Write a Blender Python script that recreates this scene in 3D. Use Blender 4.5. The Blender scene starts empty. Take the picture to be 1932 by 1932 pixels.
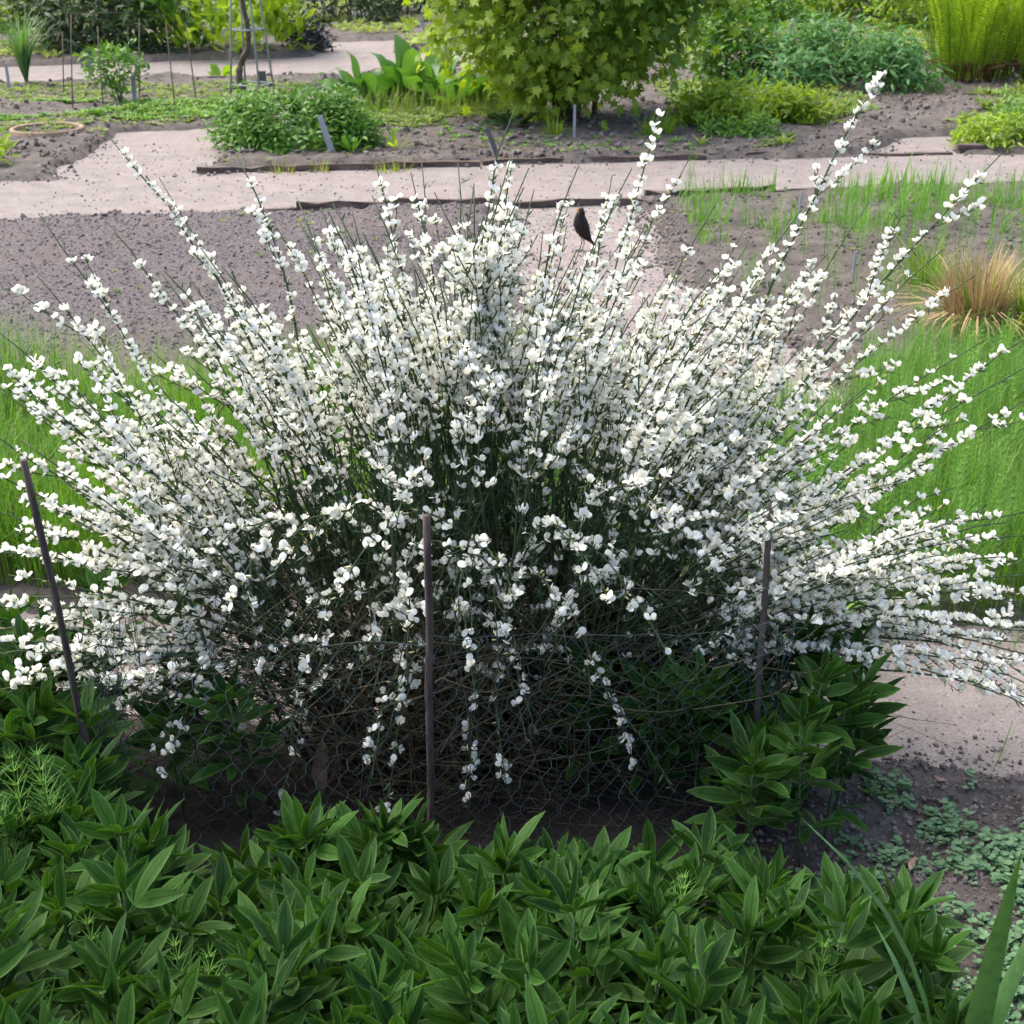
import bpy, math, random
import numpy as np
from mathutils import Vector, Matrix

# ------------------------------------------------------------------ camera, sky, sun, exposure
random.seed(5)
rng = np.random.default_rng(11)
scene = bpy.context.scene
COL = scene.collection
CAM_H, PITCH, FPX, CPX = 1.7, math.radians(25.0), 2482.0, 966.0     # focal length in pixels of a 1932 px picture
cam_d = bpy.data.cameras.new('camera')
cam = bpy.data.objects.new('camera', cam_d)
COL.objects.link(cam)
cam.location = (0, 0, CAM_H)
cam.rotation_euler = (math.pi / 2 - PITCH, 0, 0)
cam_d.sensor_width = 36.0
cam_d.lens = FPX / 1932.0 * 36.0
cam_d.clip_start = 0.05
cam_d.clip_end = 3000
cam_d.dof.use_dof = True
cam_d.dof.focus_distance = 2.55
cam_d.dof.aperture_fstop = 13.0
scene.camera = cam

SUN_EL, SUN_AZ = math.radians(58), math.radians(-55)     # azimuth measured from +Y towards +X: light from behind the shrub
world = bpy.data.worlds.new('World')
scene.world = world
world.use_nodes = True
wn = world.node_tree
sky = wn.nodes.new('ShaderNodeTexSky')
sky.sky_type = 'NISHITA'
sky.sun_disc = False
sky.sun_elevation = SUN_EL
sky.sun_rotation = SUN_AZ
sky.air_density = 0.95
sky.dust_density = 6.0
sky.ozone_density = 0.8
wn.links.new(sky.outputs[0], wn.nodes['Background'].inputs[0])
wn.nodes['Background'].inputs[1].default_value = 0.15
sun_d = bpy.data.lights.new('sun', 'SUN')
sun_d.energy = 0.9
sun_d.angle = math.radians(70)
sun_d.color = (1.0, 0.93, 0.82)
sun = bpy.data.objects.new('sun', sun_d)
COL.objects.link(sun)
sd = Vector((math.sin(SUN_AZ) * math.cos(SUN_EL), math.cos(SUN_AZ) * math.cos(SUN_EL), math.sin(SUN_EL)))
sun.rotation_euler = sd.to_track_quat('Z', 'Y').to_euler()
scene.view_settings.view_transform = 'Standard'
scene.view_settings.look = 'None'
scene.view_settings.gamma = 1.0
scene.view_settings.exposure = 1.64
scene.render.engine = 'CYCLES'
scene.cycles.max_bounces = 6
scene.cycles.transparent_max_bounces = 4

# ------------------------------------------------------------------ helpers
ct, st = math.cos(PITCH), math.sin(PITCH)
def gp(px, py):
    """point of the ground seen at a pixel of the 1932 px photograph"""
    dx, dy, dz = px - CPX, FPX * ct + (CPX - py) * st, -FPX * st + (CPX - py) * ct
    k = -CAM_H / dz
    return dx * k, dy * k
def at(px, py, Y):
    dx, dy, dz = px - CPX, FPX * ct + (CPX - py) * st, -FPX * st + (CPX - py) * ct
    k = Y / dy
    return np.array([dx * k, Y, CAM_H + dz * k])
def mpp(Y, z=0.0):
    return (Y * ct + (CAM_H - z) * st) / FPX        # metres per pixel at that depth
def proj(P):
    P = np.asarray(P, float)
    yy = P[:, 1]; zz = P[:, 2] - CAM_H
    d = yy * ct - zz * st
    u = yy * st + zz * ct
    return CPX + FPX * P[:, 0] / d, CPX - FPX * u / d, d

def sstep(a, b, x):
    t = np.clip((x - a) / (b - a), 0, 1)
    return t * t * (3 - 2 * t)
_tab = np.random.default_rng(3).random((256, 256))
def vnoise(x, y):
    xi = np.floor(x).astype(int); yi = np.floor(y).astype(int)
    fx = x - xi; fy = y - yi
    fx = fx * fx * (3 - 2 * fx); fy = fy * fy * (3 - 2 * fy)
    g = lambda a, b: _tab[a & 255, b & 255]
    return (g(xi, yi) * (1 - fx) + g(xi + 1, yi) * fx) * (1 - fy) + (g(xi, yi + 1) * (1 - fx) + g(xi + 1, yi + 1) * fx) * fy
def fbm(x, y, o=4):
    s = 0; a = .5; f = 1.0
    for i in range(o):
        s = s + a * (vnoise(x * f + 17.3 * i, y * f + 5.7 * i) - .5); a *= .5; f *= 2.03
    return s

def nrm(v):
    v = np.asarray(v, float)
    return v / np.maximum(np.linalg.norm(v, axis=-1, keepdims=True), 1e-9)
def frames(D, H):
    """columns: side, direction, normal"""
    D = nrm(D); X = np.cross(D, H)
    bad = np.linalg.norm(X, axis=-1) < 1e-4
    if bad.any(): X[bad] = np.cross(D[bad], np.array([0.31, .9, .2]))
    X = nrm(X); Z = np.cross(X, D)
    return np.stack([X, D, Z], -1)

class Base:
    """a small triangle mesh: V, F, material index per face, a value u per vertex"""
    def __init__(s, V, F, M=None, U=None):
        s.V = np.array(V, float).reshape(-1, 3); s.F = np.array(F, int).reshape(-1, 3)
        s.M = np.zeros(len(s.F), int) if M is None else np.array(M, int)
        s.U = np.zeros(len(s.V)) if U is None else np.array(U, float)
def join(bases, mats=None):
    V = []; F = []; M = []; U = []; o = 0
    for i, b in enumerate(bases):
        V.append(b.V); F.append(b.F + o); U.append(b.U); o += len(b.V)
        M.append(b.M if mats is None else np.full(len(b.F), mats[i]))
    return Base(np.concatenate(V), np.concatenate(F), np.concatenate(M), np.concatenate(U))
def xf(b, R=None, t=(0, 0, 0), s=1.0):
    V = b.V * s
    if R is not None: V = V @ np.asarray(R).T
    return Base(V + np.asarray(t), b.F, b.M, b.U)
def rot(ax, a):
    return np.array(Matrix.Rotation(a, 3, ax))

def tri_mesh(name, V, F, M, mats, U=None, T=None, smooth=True):
    me = bpy.data.meshes.new(name)
    V = np.ascontiguousarray(V, np.float32); F = np.ascontiguousarray(F, np.int32)
    me.vertices.add(len(V)); me.vertices.foreach_set('co', V.ravel())
    me.loops.add(len(F) * 3); me.loops.foreach_set('vertex_index', F.ravel())
    me.polygons.add(len(F)); me.polygons.foreach_set('loop_start', np.arange(0, 3 * len(F), 3, dtype=np.int32))
    for m in mats: me.materials.append(m)
    if len(mats) > 1: me.polygons.foreach_set('material_index', np.ascontiguousarray(M, np.int32))
    me.polygons.foreach_set('use_smooth', np.full(len(F), smooth, bool))
    if U is not None:
        a = me.attributes.new('u', 'FLOAT', 'POINT'); a.data.foreach_set('value', np.ascontiguousarray(U, np.float32))
    a = me.attributes.new('tint', 'FLOAT', 'POINT')
    a.data.foreach_set('value', np.full(len(V), .5, np.float32) if T is None else np.ascontiguousarray(T, np.float32))
    me.update(calc_edges=True)
    return me
def base_mesh(name, b, mats, tint=None, smooth=True):
    T = None if tint is None else np.full(len(b.V), tint)
    return tri_mesh(name, b.V, b.F, b.M, mats, b.U, T, smooth)
def merged(name, bases, which, R, t, s, tint, mats, smooth=True):
    Vs = []; Fs = []; Ms = []; Us = []; Ts = []; o = 0
    t = np.asarray(t, float); s = np.asarray(s, float); tint = np.asarray(tint, float)
    for k, b in enumerate(bases):
        idx = np.where(which == k)[0]
        if not len(idx): continue
        sc = s[idx][:, None, None] if s.ndim == 1 else s[idx][:, None, :]
        V = np.einsum('nij,nvj->nvi', R[idx], b.V[None] * sc) + t[idx][:, None, :]
        n = len(b.V)
        F = b.F[None] + (np.arange(len(idx)) * n)[:, None, None] + o
        o += n * len(idx)
        Vs.append(V.reshape(-1, 3)); Fs.append(F.reshape(-1, 3)); Ms.append(np.tile(b.M, len(idx)))
        Us.append(np.tile(b.U, len(idx))); Ts.append(np.repeat(tint[idx], n))
    return tri_mesh(name, np.concatenate(Vs), np.concatenate(Fs), np.concatenate(Ms), mats, np.concatenate(Us), np.concatenate(Ts), smooth)

def tube(P, r, n=6, cap=True, uv=None):
    P = np.asarray(P, float); m = len(P); r = np.broadcast_to(np.asarray(r, float), (m,))
    T = nrm(np.gradient(P, axis=0))
    N = np.zeros_like(P)
    h = np.array([0, 0, 1.0]) if abs(T[0, 2]) < .9 else np.array([1.0, 0, 0])
    N[0] = nrm(np.cross(T[0], h))
    for i in range(1, m):
        v = N[i - 1] - T[i] * np.dot(N[i - 1], T[i]); N[i] = nrm(v)
    B = np.cross(T, N)
    a = np.arange(n) * 2 * math.pi / n
    V = P[:, None] + r[:, None, None] * (np.cos(a)[None, :, None] * N[:, None] + np.sin(a)[None, :, None] * B[:, None])
    V = V.reshape(-1, 3); F = []
    for i in range(m - 1):
        for j in range(n):
            p, q = i * n + j, i * n + (j + 1) % n
            F += [(p, q, q + n), (p, q + n, p + n)]
    U = np.repeat(np.linspace(0, 1, m) if uv is None else np.asarray(uv), n)
    if cap:
        V = np.vstack([V, P[0], P[-1]]); c0, c1 = m * n, m * n + 1
        for j in range(n):
            F += [(c0, (j + 1) % n, j), (c1, (m - 1) * n + j, (m - 1) * n + (j + 1) % n)]
        U = np.concatenate([U, [U[0], U[-1]]])
    return Base(V, F, None, U)
def bez(p0, p1, p2, p3, n):
    t = np.linspace(0, 1, n)[:, None]
    return (1 - t) ** 3 * p0 + 3 * (1 - t) ** 2 * t * p1 + 3 * (1 - t) * t * t * p2 + t ** 3 * p3
def box(x0, x1, y0, y1, z0, z1):
    V = [(x, y, z) for z in (z0, z1) for y in (y0, y1) for x in (x0, x1)]
    Q = [(0, 2, 3, 1), (4, 5, 7, 6), (0, 1, 5, 4), (2, 6, 7, 3), (0, 4, 6, 2), (1, 3, 7, 5)]
    F = []
    for a, b, c, d in Q: F += [(a, b, c), (a, c, d)]
    return Base(V, F)

def obj(name, me, parent=None, loc=None, rot3=None, scale=None):
    o = bpy.data.objects.new(name, me); COL.objects.link(o)
    if parent is not None: o.parent = parent
    if loc is not None or rot3 is not None:
        R = Matrix(np.asarray(rot3).tolist()).to_4x4() if rot3 is not None else Matrix.Identity(4)
        S = Matrix.Diagonal((scale, scale, scale, 1)) if scale is not None else Matrix.Identity(4)
        o.matrix_basis = Matrix.Translation(Vector(loc if loc is not None else (0, 0, 0))) @ R @ S
    return o
def tag(o, label, cat, group=None):
    o['label'] = label; o['category'] = cat
    if group: o['group'] = group
    return o
def thing(name, label, cat, loc=(0, 0, 0), rz=0.0, group=None):
    o = bpy.data.objects.new(name, None); COL.objects.link(o)
    o.location = loc; o.rotation_euler = (0, 0, rz); o.empty_display_size = .1
    return tag(o, label, cat, group)
def stuff(o):
    o['kind'] = 'stuff'; return o

# ------------------------------------------------------------------ materials
def new_mat(name):
    m = bpy.data.materials.new(name); m.use_nodes = True
    nt = m.node_tree; nt.nodes.clear()
    out = nt.nodes.new('ShaderNodeOutputMaterial')
    return m, nt, out
def nd(nt, typ, **kw):
    n = nt.nodes.new(typ)
    for k, v in kw.items(): setattr(n, k, v)
    return n
def mixc(nt, a, b, fac, mode='MIX'):
    n = nd(nt, 'ShaderNodeMix', data_type='RGBA', blend_type=mode)
    for sock, v in ((n.inputs[0], fac), (n.inputs[6], a), (n.inputs[7], b)):
        if hasattr(v, 'is_linked') or hasattr(v, 'links'): nt.links.new(v, sock)
        else: sock.default_value = v if not isinstance(v, tuple) else (*v, 1.0)[:4]
    return n.outputs[2]
def ramp(nt, fac, a, b):
    n = nd(nt, 'ShaderNodeMapRange'); n.clamp = True
    nt.links.new(fac, n.inputs[0]); n.inputs[1].default_value = a; n.inputs[2].default_value = b
    return n.outputs[0]
def attr(nt, name):
    n = nd(nt, 'ShaderNodeAttribute', attribute_name=name); return n.outputs['Fac']
def noise(nt, scale, detail=4, rough=.6, vec=None):
    n = nd(nt, 'ShaderNodeTexNoise'); n.inputs['Scale'].default_value = scale
    n.inputs['Detail'].default_value = detail; n.inputs['Roughness'].default_value = rough
    if vec is None:
        tc = nd(nt, 'ShaderNodeTexCoord'); vec = tc.outputs['Object']
    nt.links.new(vec, n.inputs['Vector'])
    return n.outputs['Fac']
def geopos(nt):
    return nd(nt, 'ShaderNodeNewGeometry').outputs['Position']
def leaf_mat(name, dark, light, trans=.3, rough=.5, edge=None, base=None, tr_col=None, spec=.35, rib=False):
    m, nt, out = new_mat(name)
    t = attr(nt, 'tint')
    oi = nd(nt, 'ShaderNodeObjectInfo').outputs['Random']
    ma = nd(nt, 'ShaderNodeMath', operation='MULTIPLY_ADD'); nt.links.new(oi, ma.inputs[0]); ma.inputs[1].default_value = .3
    mb = nd(nt, 'ShaderNodeMath', operation='SUBTRACT'); nt.links.new(t, ma.inputs[2]); nt.links.new(ma.outputs[0], mb.inputs[0]); mb.inputs[1].default_value = .15
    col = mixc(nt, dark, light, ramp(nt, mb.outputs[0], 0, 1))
    nz = noise(nt, 60, 3, .6, geopos(nt))
    col = mixc(nt, col, mixc(nt, col, (.62, .66, .6), 1.0, 'MULTIPLY'), ramp(nt, nz, .45, .75))
    if rib: col = mixc(nt, mixc(nt, col, (.45, .5, .45), 1.0, 'MULTIPLY'), col, ramp(nt, attr(nt, 'u'), .02, .14))
    if edge: col = mixc(nt, col, edge, ramp(nt, attr(nt, 'u'), .72, 1.0))
    if base: col = mixc(nt, base, col, ramp(nt, attr(nt, 'u'), 0.0, .45))
    p = nd(nt, 'ShaderNodeBsdfPrincipled'); nt.links.new(col, p.inputs['Base Color'])
    p.inputs['Roughness'].default_value = rough; p.inputs['Specular IOR Level'].default_value = spec
    tr = nd(nt, 'ShaderNodeBsdfTranslucent')
    tc = mixc(nt, col, tr_col or (1.5, 1.5, .55), 1.0, 'MULTIPLY'); nt.links.new(tc, tr.inputs[0])
    mx = nd(nt, 'ShaderNodeMixShader'); mx.inputs[0].default_value = trans
    nt.links.new(p.outputs[0], mx.inputs[1]); nt.links.new(tr.outputs[0], mx.inputs[2])
    nt.links.new(mx.outputs[0], out.inputs[0])
    return m
def plain_mat(name, a, b, scale=20, rough=.8, bump=0.0, detail=5, stretch=None, lo=.35, hi=.65):
    m, nt, out = new_mat(name)
    vec = geopos(nt)
    if stretch:
        mp = nd(nt, 'ShaderNodeMapping'); nt.links.new(vec, mp.inputs[0]); mp.inputs['Scale'].default_value = stretch; vec = mp.outputs[0]
    nz = noise(nt, scale, detail, .65, vec)
    col = mixc(nt, a, b, ramp(nt, nz, lo, hi))
    p = nd(nt, 'ShaderNodeBsdfPrincipled'); nt.links.new(col, p.inputs['Base Color']); p.inputs['Roughness'].default_value = rough
    p.inputs['Specular IOR Level'].default_value = .25
    if bump:
        b_ = nd(nt, 'ShaderNodeBump'); b_.inputs['Strength'].default_value = bump; b_.inputs['Distance'].default_value = .01
        nt.links.new(nz, b_.inputs['Height']); nt.links.new(b_.outputs[0], p.inputs['Normal'])
    nt.links.new(p.outputs[0], out.inputs[0])
    return m
def ground_mat(name):
    m, nt, out = new_mat(name)
    pos = geopos(nt)
    big = noise(nt, .9, 4, .55, pos); mid = noise(nt, 9, 5, .65, pos); fine = noise(nt, 70, 6, .75, pos)
    soil = mixc(nt, (.074, .066, .062), (.182, .163, .150), ramp(nt, mid, .3, .72))
    soil = mixc(nt, soil, (.23, .195, .185), ramp(nt, fine, .56, .8))
    soil = mixc(nt, soil, (.028, .024, .024), ramp(nt, fine, .46, .28))
    mul = mixc(nt, (.054, .048, .049), (.200, .182, .182), ramp(nt, fine, .36, .64))
    mul = mixc(nt, mul, (.17, .14, .135), ramp(nt, big, .5, .8))
    z = mixc(nt, soil, mul, attr(nt, 'mulch'))
    z = mixc(nt, z, (.035, .030, .027), attr(nt, 'dark_soil'))
    p = nd(nt, 'ShaderNodeBsdfPrincipled'); nt.links.new(z, p.inputs['Base Color']); p.inputs['Roughness'].default_value = .95
    p.inputs['Specular IOR Level'].default_value = .1
    b_ = nd(nt, 'ShaderNodeBump'); b_.inputs['Strength'].default_value = .9; b_.inputs['Distance'].default_value = .02
    nt.links.new(fine, b_.inputs['Height']); nt.links.new(b_.outputs[0], p.inputs['Normal'])
    nt.links.new(p.outputs[0], out.inputs[0])
    return m
def path_mat(name):
    m, nt, out = new_mat(name)
    pos = geopos(nt)
    big = noise(nt, 1.1, 5, .6, pos); mid = noise(nt, 6, 5, .7, pos); fine = noise(nt, 120, 6, .8, pos); spk = noise(nt, 34, 4, .7, pos)
    c = mixc(nt, (.152, .138, .133), (.246, .223, .212), ramp(nt, mid, .3, .7))
    c = mixc(nt, c, (.235, .198, .188), ramp(nt, big, .5, .75))
    c = mixc(nt, c, (.40, .365, .345), ramp(nt, fine, .54, .72))
    c = mixc(nt, c, (.10, .082, .080), ramp(nt, spk, .60, .70))
    c = mixc(nt, c, (.12, .10, .10), ramp(nt, fine, .46, .3))
    p = nd(nt, 'ShaderNodeBsdfPrincipled'); nt.links.new(c, p.inputs['Base Color']); p.inputs['Roughness'].default_value = .95
    p.inputs['Specular IOR Level'].default_value = .1
    b_ = nd(nt, 'ShaderNodeBump'); b_.inputs['Strength'].default_value = .5; b_.inputs['Distance'].default_value = .01
    nt.links.new(fine, b_.inputs['Height']); nt.links.new(b_.outputs[0], p.inputs['Normal'])
    nt.links.new(p.outputs[0], out.inputs[0])
    return m
def petal_mat(name):
    m, nt, out = new_mat(name)
    col = mixc(nt, (.68, .66, .36), (.87, .885, .84), ramp(nt, attr(nt, 'u'), .0, .5))
    col = mixc(nt, col, (.80, .80, .70), ramp(nt, attr(nt, 'tint'), .75, 1.0))
    p = nd(nt, 'ShaderNodeBsdfPrincipled'); nt.links.new(col, p.inputs['Base Color']); p.inputs['Roughness'].default_value = .55
    p.inputs['Specular IOR Level'].default_value = .2
    tr = nd(nt, 'ShaderNodeBsdfTranslucent'); nt.links.new(col, tr.inputs[0])
    mx = nd(nt, 'ShaderNodeMixShader'); mx.inputs[0].default_value = .30
    nt.links.new(p.outputs[0], mx.inputs[1]); nt.links.new(tr.outputs[0], mx.inputs[2]); nt.links.new(mx.outputs[0], out.inputs[0])
    return m
def stem_mat(name, base, tip, rough=.6):
    m, nt, out = new_mat(name)
    col = mixc(nt, base, tip, ramp(nt, attr(nt, 'u'), .12, .5))
    nz = noise(nt, 90, 3, .6, geopos(nt))
    col = mixc(nt, col, mixc(nt, col, (.5, .5, .5), 1.0, 'MULTIPLY'), ramp(nt, nz, .4, .7))
    p = nd(nt, 'ShaderNodeBsdfPrincipled'); nt.links.new(col, p.inputs['Base Color']); p.inputs['Roughness'].default_value = rough
    p.inputs['Specular IOR Level'].default_value = .25
    nt.links.new(p.outputs[0], out.inputs[0])
    return m

M_ground = ground_mat('soil'); M_path = path_mat('pink_sand')
M_petal = petal_mat('white_petal')
M_bud = leaf_mat('cream_bud', (.62, .56, .26), (.74, .70, .42), .25, .6, tr_col=(1, 1, .8))
M_calyx = leaf_mat('calyx_green', (.10, .13, .05), (.16, .19, .07), .1, .6)
M_branch = stem_mat('broom_branch', (.075, .055, .032), (.050, .082, .036))
M_twigleaf = leaf_mat('broom_leaf', (.040, .080, .040), (.085, .15, .08), .2, .6)
M_dead = plain_mat('dead_twig', (.040, .038, .024), (.105, .092, .058), 40)
M_stake = plain_mat('weathered_stake', (.040, .031, .028), (.115, .090, .082), 30, .85, .6, stretch=(3, 3, .35))
M_wire = plain_mat('green_wire', (.014, .034, .036), (.045, .078, .085), 30, .5)
M_herb = leaf_mat('herb_leaf', (.012, .042, .010), (.036, .104, .015), .27, .62, edge=(.072, .155, .042), rib=True, spec=.16)
M_herbstem = leaf_mat('herb_stem', (.040, .09, .030), (.07, .14, .04), .05, .6)
M_grass = leaf_mat('grass_blade', (.040, .130, .010), (.150, .315, .026), .4, .5)
M_grass2 = leaf_mat('horsetail_green', (.070, .20, .025), (.16, .34, .05), .35, .6)
M_straw = leaf_mat('straw', (.30, .20, .10), (.52, .41, .22), .25, .7, tr_col=(1, 1, .8))
M_seed = leaf_mat('seedling', (.075, .17, .075), (.15, .27, .135), .25, .5)
M_iris = leaf_mat('blade_leaf', (.035, .10, .035), (.09, .19, .06), .25, .4)
M_clod = plain_mat('clod', (.074, .066, .063), (.20, .178, .168), 25, .95)
M_mulchbit = plain_mat('mulch_bit', (.050, .042, .048), (.235, .205, .215), 40, .95)
M_board = plain_mat('edging_board', (.045, .036, .033), (.15, .11, .095), 9, .9, .6, stretch=(.5, 4, 4))
M_grey = plain_mat('grey_plastic', (.24, .26, .30), (.33, .35, .38), 12, .6)
M_plaque = plain_mat('slate_plaque', (.075, .08, .095), (.11, .115, .13), 12, .5)
M_metal = plain_mat('galvanised_rod', (.22, .25, .25), (.36, .39, .39), 20, .5)
M_rust = plain_mat('rusty_rod', (.09, .065, .05), (.18, .14, .11), 20, .8)
M_bark = plain_mat('bark', (.055, .042, .034), (.16, .125, .10), 22, .9, .8)
M_terra = plain_mat('terracotta', (.17, .125, .085), (.30, .22, .15), 30, .85, .3)
M_bird = plain_mat('blackbird_feather', (.006, .005, .005), (.018, .014, .013), 40, .6)
M_beak = plain_mat('orange_bill', (.50, .17, .02), (.60, .22, .03), 30, .4)
M_leg = plain_mat('bird_leg', (.035, .025, .022), (.06, .045, .035), 30, .6)
M_eye = plain_mat('bird_eye', (.01, .01, .01), (.015, .015, .015), 30, .1)
M_maple = leaf_mat('maple_leaf', (.060, .155, .018), (.30, .42, .045), .42, .5)
M_bush = leaf_mat('bush_leaf', (.052, .16, .024), (.16, .32, .042), .3, .5)
M_dark = leaf_mat('dark_shrub_leaf', (.020, .050, .018), (.060, .115, .035), .2, .45)
M_dock = leaf_mat('dock_leaf', (.055, .16, .028), (.13, .27, .06), .35, .4)
M_lime = leaf_mat('lime_leaf', (.12, .24, .02), (.32, .44, .045), .45, .5)
M_yellow = leaf_mat('yellow_leaf', (.25, .28, .03), (.46, .44, .06), .4, .5)
M_blue = leaf_mat('blue_green_leaf', (.050, .155, .048), (.125, .27, .095), .28, .6, spec=.2)
M_fern = leaf_mat('fern_leaf', (.12, .24, .018), (.32, .46, .04), .42, .55)
M_iris2 = leaf_mat('reed_leaf', (.07, .17, .06), (.15, .28, .10), .3, .5)
M_weed = leaf_mat('weed_leaf', (.09, .17, .04), (.24, .31, .07), .35, .6)
M_purple = leaf_mat('purple_leaf', (.022, .026, .032), (.055, .06, .07), .12, .5)
M_redstalk = plain_mat('red_brown_stalk', (.10, .045, .03), (.22, .12, .08), 30, .8)
M_deadleaf = plain_mat('dead_leaf', (.22, .13, .09), (.34, .22, .17), 40, .8)

# ------------------------------------------------------------------ the ground and the sandy paths
def pxpoly(pts): return np.array([gp(*p) for p in pts])
PATHS = [
    pxpoly([(-900, 372), (-300, 362), (90, 338), (370, 328), (640, 318), (900, 312), (1300, 302), (1700, 292), (1960, 290), (3000, 280),
            (3000, 335), (1960, 350), (1600, 362), (1330, 374), (1200, 384), (900, 390), (430, 402), (0, 418), (-900, 448)]),
    pxpoly([(95, 338), (150, 300), (232, 252), (430, 240), (520, 205), (620, 165), (660, 148), (740, 148), (720, 178), (640, 222), (470, 262), (420, 300), (372, 330), (230, 350)]),
    pxpoly([(-700, 138), (0, 126), (450, 112), (590, 108), (625, 80), (760, 76), (745, 100), (940, 96), (1150, 92), (1150, 114), (900, 122), (640, 150), (300, 152), (0, 166), (-700, 184)]),
    pxpoly([(935, 385), (1215, 380), (1255, 500), (1390, 600), (1570, 700), (1600, 830), (1330, 830), (1230, 740), (1100, 610), (985, 520), (930, 450)]),
    np.array([(-2.6, 2.50), (-.9, 2.52), (0, 2.55), (.45, 2.55), (.62, 2.36), (1.0, 2.37), (1.4, 2.42), (3.5, 2.5), (3.5, 3.15), (1.5, 2.95), (.9, 2.86), (.3, 3.05), (-1, 3.05), (-2.6, 3.1)]),
    pxpoly([(1640, 292), (1700, 262), (1830, 252), (1950, 235), (2300, 230), (2300, 250), (1850, 275), (1800, 295)]),
]
def poly_sd(x, y, P):
    d = np.full(x.shape, 1e9); inside = np.zeros(x.shape, bool)
    n = len(P)
    for i in range(n):
        ax, ay = P[i]; bx, by = P[(i + 1) % n]
        ex, ey = bx - ax, by - ay
        t = np.clip(((x - ax) * ex + (y - ay) * ey) / (ex * ex + ey * ey + 1e-12), 0, 1)
        d = np.minimum(d, np.hypot(x - ax - t * ex, y - ay - t * ey))
        c = ((ay > y) != (by > y)) & (x < ex * (y - ay) / (ey + 1e-12) + ax)
        inside ^= c
    return np.where(inside, -d, d)
def path_sd(x, y):
    x = np.asarray(x, float); y = np.asarray(y, float)
    s = np.full(x.shape, 1e9)
    for P in PATHS: s = np.minimum(s, poly_sd(x, y, P))
    return s
def ground_z(x, y):
    x = np.asarray(x, float); y = np.asarray(y, float)
    s = path_sd(x, y) + .24 * fbm(x * 2.6 + 9, y * 2.6, 5)
    far = sstep(7, 11, y)
    bed = .028 + .03 * far + (.055 + .04 * far) * fbm(x * 1.7, y * 1.7, 4) + (.035 + .035 * far) * fbm(x * 9 + 3, y * 9, 3)
    near = sstep(6, 3, y)
    bed = bed + near * .03 * fbm(x * 30, y * 30, 3)
    bed = np.maximum(bed, .004)
    return -.03 + (bed + .03) * sstep(-.05, .07, s)
def axis(segs):
    out = [segs[0][0]]
    for a, b, st_ in segs:
        n = max(1, int(round((b - a) / st_))); out += list(np.linspace(a, b, n + 1)[1:])
    return np.array(out)
gx = axis([(-600, -60, 90), (-60, -12, 6), (-12, -5, .35), (-5, -1.6, .055), (-1.6, 1.6, .02), (1.6, 5, .055), (5, 12, .35), (12, 60, 6), (60, 600, 90)])
gy = axis([(-300, -10, 60), (-10, .4, 1.3), (.4, 1.4, .06), (1.4, 3.2, .018), (3.2, 8.5, .035), (8.5, 16, .06), (16, 28, .15), (28, 60, 2), (60, 900, 90)])
X, Y = np.meshgrid(gx, gy)
Z = ground_z(X, Y)
V = np.stack([X, Y, Z], -1).reshape(-1, 3)
nx, ny = len(gx), len(gy)
ii = (np.arange(ny - 1)[:, None] * nx + np.arange(nx - 1)[None]).ravel()
F = np.concatenate([np.stack([ii, ii + 1, ii + nx + 1], -1), np.stack([ii, ii + nx + 1, ii + nx], -1)])
me = tri_mesh('ground', V, F, None, [M_ground])
xf_, yf_ = V[:, 0], V[:, 1]
mul = sstep(5.0, 5.8, yf_) * sstep(9.2, 8.4, yf_) * sstep(.8, .2, xf_)
dark_soil = sstep(2.6, 2.3, yf_) * sstep(.62, .45, xf_ + .1 * fbm(xf_ * 4, yf_ * 4)) * .8  # darker soil over the near bed, fading out at its far and right edges
for nme, val in (('mulch', mul), ('dark_soil', dark_soil)):
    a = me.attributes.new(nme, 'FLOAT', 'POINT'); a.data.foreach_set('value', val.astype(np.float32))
g = obj('ground', me); g['kind'] = 'structure'
# one sheet of sand for all the joined paths; the soil of the beds rises through its edges
px_ = axis([(-9, -5, .2), (-5, -1.6, .1), (-1.6, 1.6, .05), (1.6, 5, .1), (5, 9, .2)])
py_ = axis([(2.2, 3.4, .05), (3.4, 8, .1), (8, 26, .12)])
X, Y = np.meshgrid(px_, py_)
Z = .006 * fbm(X * 2.2, Y * 2.2, 3) + .004 * fbm(X * 12, Y * 12, 3)
V = np.stack([X, Y, Z], -1).reshape(-1, 3); nx = len(px_)
sdv = path_sd(V[:, 0], V[:, 1])
ii = (np.arange(len(py_) - 1)[:, None] * nx + np.arange(nx - 1)[None]).ravel()
ii = ii[np.minimum(np.minimum(sdv[ii], sdv[ii + 1]), np.minimum(sdv[ii + nx], sdv[ii + nx + 1])) < .24]
F = np.concatenate([np.stack([ii, ii + 1, ii + nx + 1], -1), np.stack([ii, ii + nx + 1, ii + nx], -1)])
used, inv = np.unique(F, return_inverse=True)
p = obj('path', tri_mesh('path', V[used], inv.reshape(-1, 3), None, [M_path])); p['kind'] = 'structure'

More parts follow.
